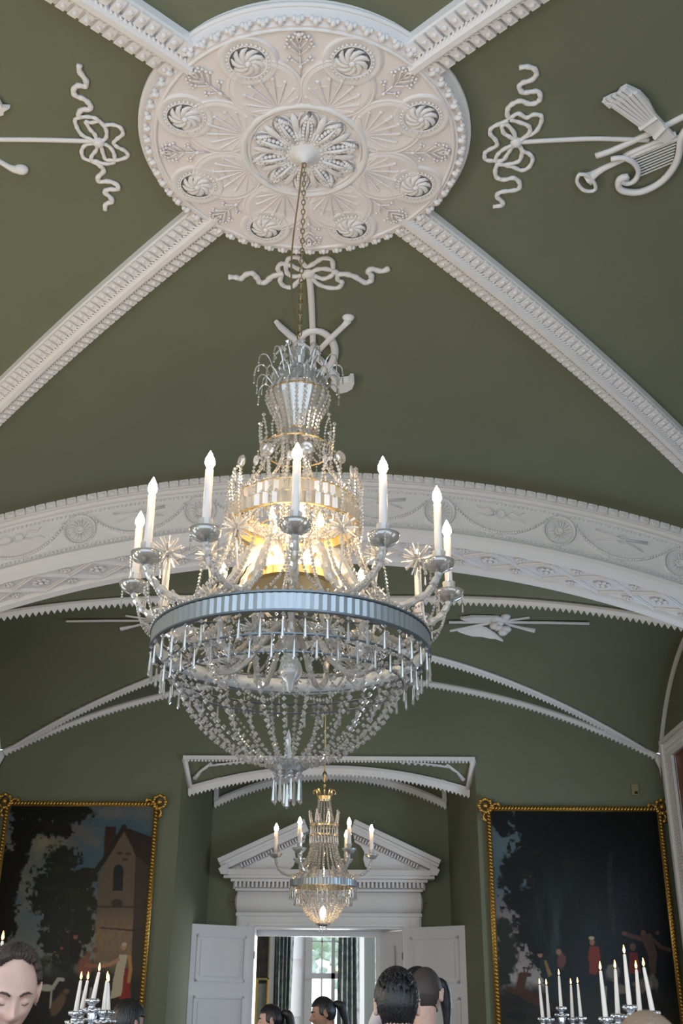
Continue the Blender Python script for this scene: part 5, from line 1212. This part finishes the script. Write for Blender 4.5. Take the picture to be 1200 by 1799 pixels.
def head_mesh(mb, c, R, lids=True):
    n, m = 72, 60; vs = []; fs = []
    P = lambda v: tuple(Vector(c)+R@v)
    vs.append(P(head_pt(0, 0)))
    for i in range(1, m):
        for k in range(n): vs.append(P(head_pt(PI*i/m, 2*PI*k/n)))
    vs.append(P(head_pt(PI, 0))); last = len(vs)-1
    for k in range(n):
        l = (k+1)%n; fs.append((0,1+l,1+k)); fs.append((last,last-n+k,last-n+l))
        for i in range(m-2): fs.append((1+i*n+k, 1+i*n+l, 1+(i+1)*n+l, 1+(i+1)*n+k))
    mb.add(vs, fs)
    for s in (-1, 1):
        e = R@Vector((s*.031, .074, .002)); mb.ell(tuple(Vector(c)+e), .0155, .014, .012, 14, 10, R)      # closed lids
        for dz, r in ((.012,.011),(0,.012),(-.014,.009)): mb.ell(tuple(Vector(c)+R@Vector((s*.081, -.010+dz*.2, dz-.008))), .011, .017, .016, 10, 8, R)
        mb.tube([tuple(Vector(c)+R@Vector((s*(.086+.004*math.sin(a)), -.012+.018*math.cos(a), -.004+.030*math.sin(a)))) for a in frange(-2.4, 2.2, 12)], .0045, 6)
def hair_cap(mb, c, R, thick, test, noise=.004, seed=1, n=80, m=56):
    rnd = random.Random(seed); vs = {}; V = []; F = []
    def inside(i, k):
        v = head_pt(PI*(i+.5)/m, 2*PI*(k+.5)/n); return test(v)
    def vid(i, k, o):
        k %= n; key = (i, k, o)
        if key not in vs:
            th = PI*i/m; ph = 2*PI*k/n; v = head_pt(th, ph); nn = Vector((v.x/.0765**2, v.y/.098**2, v.z/.118**2)).normalized()
            w = noise*math.sin(ph*37+i*1.3+seed)*math.sin(th*29+k*.7); v = v+nn*((thick(v)+w) if o else -.004)
            vs[key] = len(V); V.append(tuple(Vector(c)+R@v))
        return vs[key]
    cells = {(i, k) for i in range(m) for k in range(n) if inside(i, k)}
    for i, k in cells:
        F.append((vid(i,k,1), vid(i,k+1,1), vid(i+1,k+1,1), vid(i+1,k,1)))
        for (di, dk, a, b) in ((-1,0,(i,k),(i,k+1)), (1,0,(i+1,k+1),(i+1,k)), (0,-1,(i+1,k),(i,k)), (0,1,(i,k+1),(i+1,k+1))):
            if (i+di, (k+dk)%n) not in cells and 0 <= i+di < m: F.append((vid(*a,1), vid(*a,0), vid(*b,0), vid(*b,1)))
    mb.add(V, [tuple(dict.fromkeys(f)) for f in F if len(set(f)) > 2])
def capsule_chain(mb, pts, rad, n=14):
    mb.tube(spline(pts, 4), [r.x for r in spline([(r, 0, 0) for r in rad], 4)], n)
    for p, r in zip(pts, rad): mb.ell(p, r*1.0, r*1.0, r*1.0, n, 8)
def loft(mb, secs, n=28):   # secs: (z, rx, ry, cy)
    rows = [[(rx*math.sin(2*PI*k/n), cy+ry*math.cos(2*PI*k/n)*(1.0), z) for k in range(n+1)] for z, rx, ry, cy in secs]
    S = []
    for a, b in zip(rows, rows[1:]):
        for q in range(4): S.append([tuple(Vector(p).lerp(Vector(r), q/4)) for p, r in zip(a, b)])
    S.append(rows[-1]); mb.sheet(S)
    for r in (rows[0], rows[-1]):
        c = sum((Vector(p) for p in r[:-1]), Vector())/n; o = len(mb.V); mb.add([tuple(c)]+r[:-1], [(0, 1+k, 1+(k+1)%n) for k in range(n)])
def remesh(me, vox, name, mt):
    o = bpy.data.objects.new('tmp', me); COL.objects.link(o); md = o.modifiers.new('r', 'REMESH'); md.mode = 'VOXEL'; md.voxel_size = vox; md.use_smooth_shade = True
    s = o.modifiers.new('s', 'SMOOTH'); s.factor = .5; s.iterations = 2
    bpy.context.view_layer.update(); dg = bpy.context.evaluated_depsgraph_get(); ev = o.evaluated_get(dg); out = bpy.data.meshes.new_from_object(ev); out.name = name
    bpy.data.objects.remove(o); out.materials.clear(); out.materials.append(mt); out.polygons.foreach_set('use_smooth', [True]*len(out.polygons)); return out
def person(label, loc, face, height, hair, skin_m, top_m, legs_m, yaw=0, pitch=0, lean=0, arms=None, vox=.009, female=False, collar=True, hair_fn=None):
    """loc = feet position; face = heading of the body (0 = +y, away from the camera), yaw / pitch = head turn"""
    t = thing('person', label, 'person', (loc[0], loc[1], 0), face); S = height/1.76; sw = .17 if female else .195
    hc0 = Vector((0, .025, 1.645)); neck = Vector((0, -.005, 1.45))
    Rh = Matrix.Rotation(yaw, 3, 'Z') @ Matrix.Rotation(-pitch, 3, 'X')
    hc = neck + Rh @ (hc0-neck)
    hip = Vector((0, 0, .95))
    def bend(p):
        p = Vector(p)
        if lean and p.z > .95:
            k = min(1, (p.z-.95)/.25); r = Matrix.Rotation(-lean*k, 3, 'X'); p = hip + r@(p-hip)
        return tuple(p*S)
    arms = arms or {}
    def armpts(s):
        return arms.get(s, [(s*sw, -.005, 1.40), (s*(sw+.05), -.02, 1.12), (s*(sw+.045), .06, .88)])
    # body: one continuous surface
    mb = MB(); head_mesh(mb, hc, Rh)
    capsule_chain(mb, [(0,-.01,1.38), (0,-.008,1.47), tuple(hc+Rh@Vector((0,-.025,-.06)))], [.066, .058 if not female else .047, .056 if not female else .048])
    loft(mb, [(.86,.13,.09,0),(.95,.155,.11,0),(1.08,.135,.10,.0),(1.22,.155,.115,.0),(1.34,.17,.11,-.005),(1.41,.14,.085,-.01),(1.45,.06,.055,-.01)])
    for s in (-1, 1):
        a = armpts(s); capsule_chain(mb, a, [.052,.042,.028]); w = Vector(a[2]); d = (Vector(a[2])-Vector(a[1])).normalized(); 
        side = d.cross(Vector((0,1,0) if abs(d.y) < .8 else (1,0,0))).normalized(); up_ = side.cross(d)
        mb.ell(tuple(w+d*.055), .032, .040, .040, 10, 8); mb.tube([w, w+d*.05, w+d*.09], [.026,.036,.034], 10, flat=.55, up=up_)
        for f in range(4):
            o = side*((f-1.5)*.019); L = (.070,.080,.074,.058)[f]; b = w+d*.088+o
            mb.tube([b-d*.02, b, b+d*L*.45-up_*.004, b+d*L*.8-up_*.016, b+d*L-up_*.028], [.010,.0095,.009,.008,.006], 8)
        b = w+d*.035+side*(-.034); mb.tube([b, b+d*.03-side*.022, b+d*.06-side*.028-up_*.01], [.012,.011,.007], 8)
        capsule_chain(mb, [(s*.09,0,.90),(s*.10,.01,.50),(s*.10,-.01,.09)], [.082,.056,.040]); mb.ell((s*.105, .06, .035), .042, .12, .035, 12, 8)
    mb.V = [bend(v) for v in mb.V]
    link('body', remesh(mb.data('b', None), vox, 'body', skin_m), t)
    # jacket / shirt
    mb = MB(); loft(mb, [(.84,.165,.125,0),(.95,.175,.13,0),(1.08,.155,.12,.0),(1.22,.18,.135,.0),(1.33,.205,.13,-.005),(1.40,.175,.105,-.01),(1.445,.105,.08,-.012),(1.475,.070,.062,-.014)])
    for s in (-1, 1):
        a = [Vector(p) for p in armpts(s)]; a[0] = a[0]-Vector((s*.02,0,0)); a[2] = a[2].lerp(a[1], .12); capsule_chain(mb, [tuple(p) for p in a], [.070,.056,.043])
    mb.V = [bend(v) for v in mb.V]; link('jacket' if top_m != M['white_cloth'] else 'shirt', remesh(mb.data('j', None), .014, 'jacket', top_m), t)
    mb = MB(); loft(mb, [(.78,.15,.12,0),(.88,.165,.125,0),(.98,.165,.122,0)])
    for s in (-1, 1): capsule_chain(mb, [(s*.085,0,.88),(s*.10,.01,.50),(s*.10,-.01,.10)], [.095,.075,.062])
    mb.V = [bend(v) for v in mb.V]; link('trousers', remesh(mb.data('p', None), .016, 'trousers', legs_m), t)
    mb = MB()
    for s in (-1, 1): mb.ell((s*.105, .065, .045), .052, .14, .045, 14, 8); mb.box(s*.105-.045, s*.105+.045, -.06, .17, 0, .02)
    mb.V = [bend(v) for v in mb.V]; mb.build('shoes', M['dark_cloth'], t, smooth=True)
    if collar:
        mb = MB(); rows = []
        for z, r in ((1.435, .078), (1.455, .074), (1.497, .066), (1.492, .072), (1.452, .082), (1.43, .088)):
            rows.append([(r*math.sin(q), -.010+r*.92*math.cos(q), z+(.0 if math.cos(q) < .5 else -.02)) for q in frange(0, 2*PI, 28)])
        mb.sheet(rows); mb.V = [bend(v) for v in mb.V]; mb.build('collar', M['white_cloth'], t, smooth=True)
    def face_y(x, z):
        th = math.acos(max(-1, min(1, z/.118))); q = max(-1, min(1, x/(.0765*math.sin(th)))); return head_pt(th, math.asin(q)).y
    for s in (-1, 1):
        mb = MB(); mb.tube([hc+Rh@Vector((s*x, face_y(x, z)+.002, z)) for x, z in ((.014,.022),(.024,.028),(.038,.029),(.051,.022))], [.0035,.0048,.0042,.0015], 6, flat=.8); mb.V = [bend(v) for v in mb.V]; mb.build('eyebrow', hair, t, smooth=True)
        mb = MB(); mb.tube([hc+Rh@Vector((s*x, .086-.5*abs(x-.031)**1.2, z)) for x, z in ((.019,.000),(.026,-.005),(.034,-.006),(.043,-.001))], .0013, 5); mb.V = [bend(v) for v in mb.V]; mb.build('eyelashes', M['hair_brown'], t)
    mb = MB(); (hair_fn or short_hair)(mb, hc, Rh); mb.V = [bend(v) for v in mb.V]; mb.build('hair', hair, t, smooth=True)
    return t
def short_hair(mb, c, R): hair_cap(mb, c, R, lambda v: .010+.010*max(0, v.z/.118), lambda v: v.z > .045 or (v.y < .012 and v.z > -.055+.3*max(0, v.y)) , .003)
def receding(mb, c, R):
    hair_cap(mb, c, R, lambda v: .008+.014*max(0, v.z/.118), lambda v: (v.z > .092 and v.y < .035) or (v.y < -.005 and v.z > -.05) or (v.z > .04 and v.y < .02), .006, 3)
    rnd = random.Random(4)
    for i in range(90):
        a = rnd.uniform(-1.2, 1.2); y = rnd.uniform(-.06, .035); x = .055*math.sin(a); z = .118*math.sqrt(max(0, 1-(x/.0765)**2-(y/.098)**2)); p = Vector(c)+R@Vector((x, y, z)); q = Vector(c)+R@Vector((x*1.1+rnd.uniform(-.012,.012), y+rnd.uniform(-.01,.02), z+.024)); mb.tube([p, q], [.006, .002], 4)
def cropped(mb, c, R): hair_cap(mb, c, R, lambda v: .004, lambda v: (v.z > .05 or (v.y < .012 and v.z > -.06)) , .0008, 5)
def buzz_cap(mb, c, R): hair_cap(mb, c, R, lambda v: .006, lambda v: v.z > .03 or (v.y < .02 and v.z > -.08 and not (abs(v.x) > .052 and v.z < .012 and v.y > -.034)), .001, 6)
def ponytail(mb, c, R):
    hair_cap(mb, c, R, lambda v: .010+.006*max(0, -v.y/.1), lambda v: (v.z > .060 and v.y > 0) or (v.y < .035 and v.z > -.055+.9*max(0, v.y+.03)), .0015, 2)
    P = [tuple(Vector(c)+R@Vector(p)) for p in ((0,-.095,.035),(0,-.125,.042),(.004,-.158,.015),(.006,-.172,-.05),(.004,-.176,-.13),(.0,-.170,-.22))]
    mb.tube(spline(P, 5), [.016,.018,.020,.024,.028,.031,.034,.036,.037,.037,.037,.036,.036,.035,.034,.033,.032,.030,.028,.026,.024,.022,.019,.015,.010,.004], 10)
    mb.tube([tuple(Vector(c)+R@Vector((.018*math.cos(a), -.112, .040+.018*math.sin(a)))) for a in frange(0, 2*PI, 12)[:-1]], .006, 6, True)
def braid(mb, c, R):
    ponytail(mb, c, R)
def stand(px, py, Y, dz=0.0):   # feet point and body height for a head whose top reaches this pixel at distance Y
    p = atY(px, py, Y); return (p.x, Y), (p.z+dz)/1.783*1.76
p, h = stand(17, 1655, 3.7, .02)
person('balding man at the lower left, facing the camera with eyes cast down', p, PI, h, M['hair_brown'], M['skin_fair'], M['navy'], M['dark_cloth'], yaw=.46, pitch=.36, vox=.004, hair_fn=receding)
p, h = stand(486, 1765, 9.4, .02)
person('lower of the two dark-haired people with ponytails in the doorway, facing left', p, PI/2+.1, h, M['hair_black'], M['skin_fair'], M['white_cloth'], M['dark_cloth'], pitch=.12, vox=.007, female=True, hair_fn=ponytail)
p, h = stand(582, 1750, 9.7, .02)
person('dark-haired person with long ponytail before the window, looking down left', p, PI/2+.15, h, M['hair_black'], M['skin_tan'], M['white_cloth'], M['dark_cloth'], pitch=.22, vox=.006, female=True, hair_fn=ponytail)
def top_hair(mb, c, R):
    hair_cap(mb, c, R, lambda v: .010+.014*max(0, v.z/.118), lambda v: v.z > .040 or (v.y < .012 and v.z > -.092 and not (abs(v.x) > .052 and v.z < .012 and v.y > -.034)), .0035, 2)
    rnd = random.Random(9)
    for i in range(150):
        a = rnd.uniform(0, 2*PI); q = rnd.uniform(0, .9)**.5; x, y = .07*q*math.cos(a), .09*q*math.sin(a)-.01; z = .118*math.sqrt(max(0, 1-(x/.0765)**2-(y/.098)**2))+.016
        mb.tube([Vector(c)+R@Vector((x, y+.012, z-.008)), Vector(c)+R@Vector((x*1.05+rnd.uniform(-.008,.008), y-.02, z+.006)), Vector(c)+R@Vector((x*1.15+rnd.uniform(-.01,.01), y-.045, z-.012))], [.004, .004, .001], 4)
p, h = stand(697, 1699, 4.6)
person('man with short dark hair seen from behind, right of the doorway', p, .04, h, M['hair_black'], M['skin_fair'], M['dark_cloth'], M['dark_cloth'], vox=.006, hair_fn=top_hair)
p, h = stand(745, 1693, 6.1)
person('man with cropped hair in a blue-grey suit, seen from behind', p, -.30, h, M['hair_stubble'], M['skin_fair'], M['grey_suit'], M['grey_suit'], vox=.006, hair_fn=buzz_cap)
p, h = stand(739, 1694, 6.9)
person('person with dark tied hair hidden behind the man in the blue-grey suit', p, PI/2+.3, h, M['hair_black'], M['skin_tan'], M['navy'], M['dark_cloth'], vox=.009, hair_fn=ponytail)
p, h = stand(733, 1762, 7.8)
person('person in a white shirt with raised elbow, head hidden behind the dark-haired man', p, PI/2-.1, h, M['hair_dark'], M['skin_fair'], M['white_cloth'], M['dark_cloth'], vox=.009,
       arms={-1: [(-.17,-.005,1.41), (-.21,.20,1.715), (-.20,.30,1.64)], 1: [(.17,-.005,1.41), (.21,.18,1.70), (.16,.28,1.62)]})
p, h = stand(217, 1752, 6.4)
person('person with short black hair below the left painting, turned away', p, -.7, h, M['hair_black'], M['skin_tan'], M['dark_cloth'], M['dark_cloth'], pitch=.1, vox=.009)
p, h = stand(868, 1772, 7.15, .13)
person('waiter in navy waistcoat with white collar, bowing below the right painting', p, -PI/2, h, M['hair_black'], M['skin_tan'], M['navy'], M['dark_cloth'], pitch=.4, lean=.42, vox=.009)
p, h = stand(1138, 1762, 2.35)
person('person with sandy hair at the lower right corner, only the crown showing', p, .1, h, M['hair_sandy'], M['skin_fair'], M['navy'], M['dark_cloth'], vox=.008, hair_fn=buzz_cap)
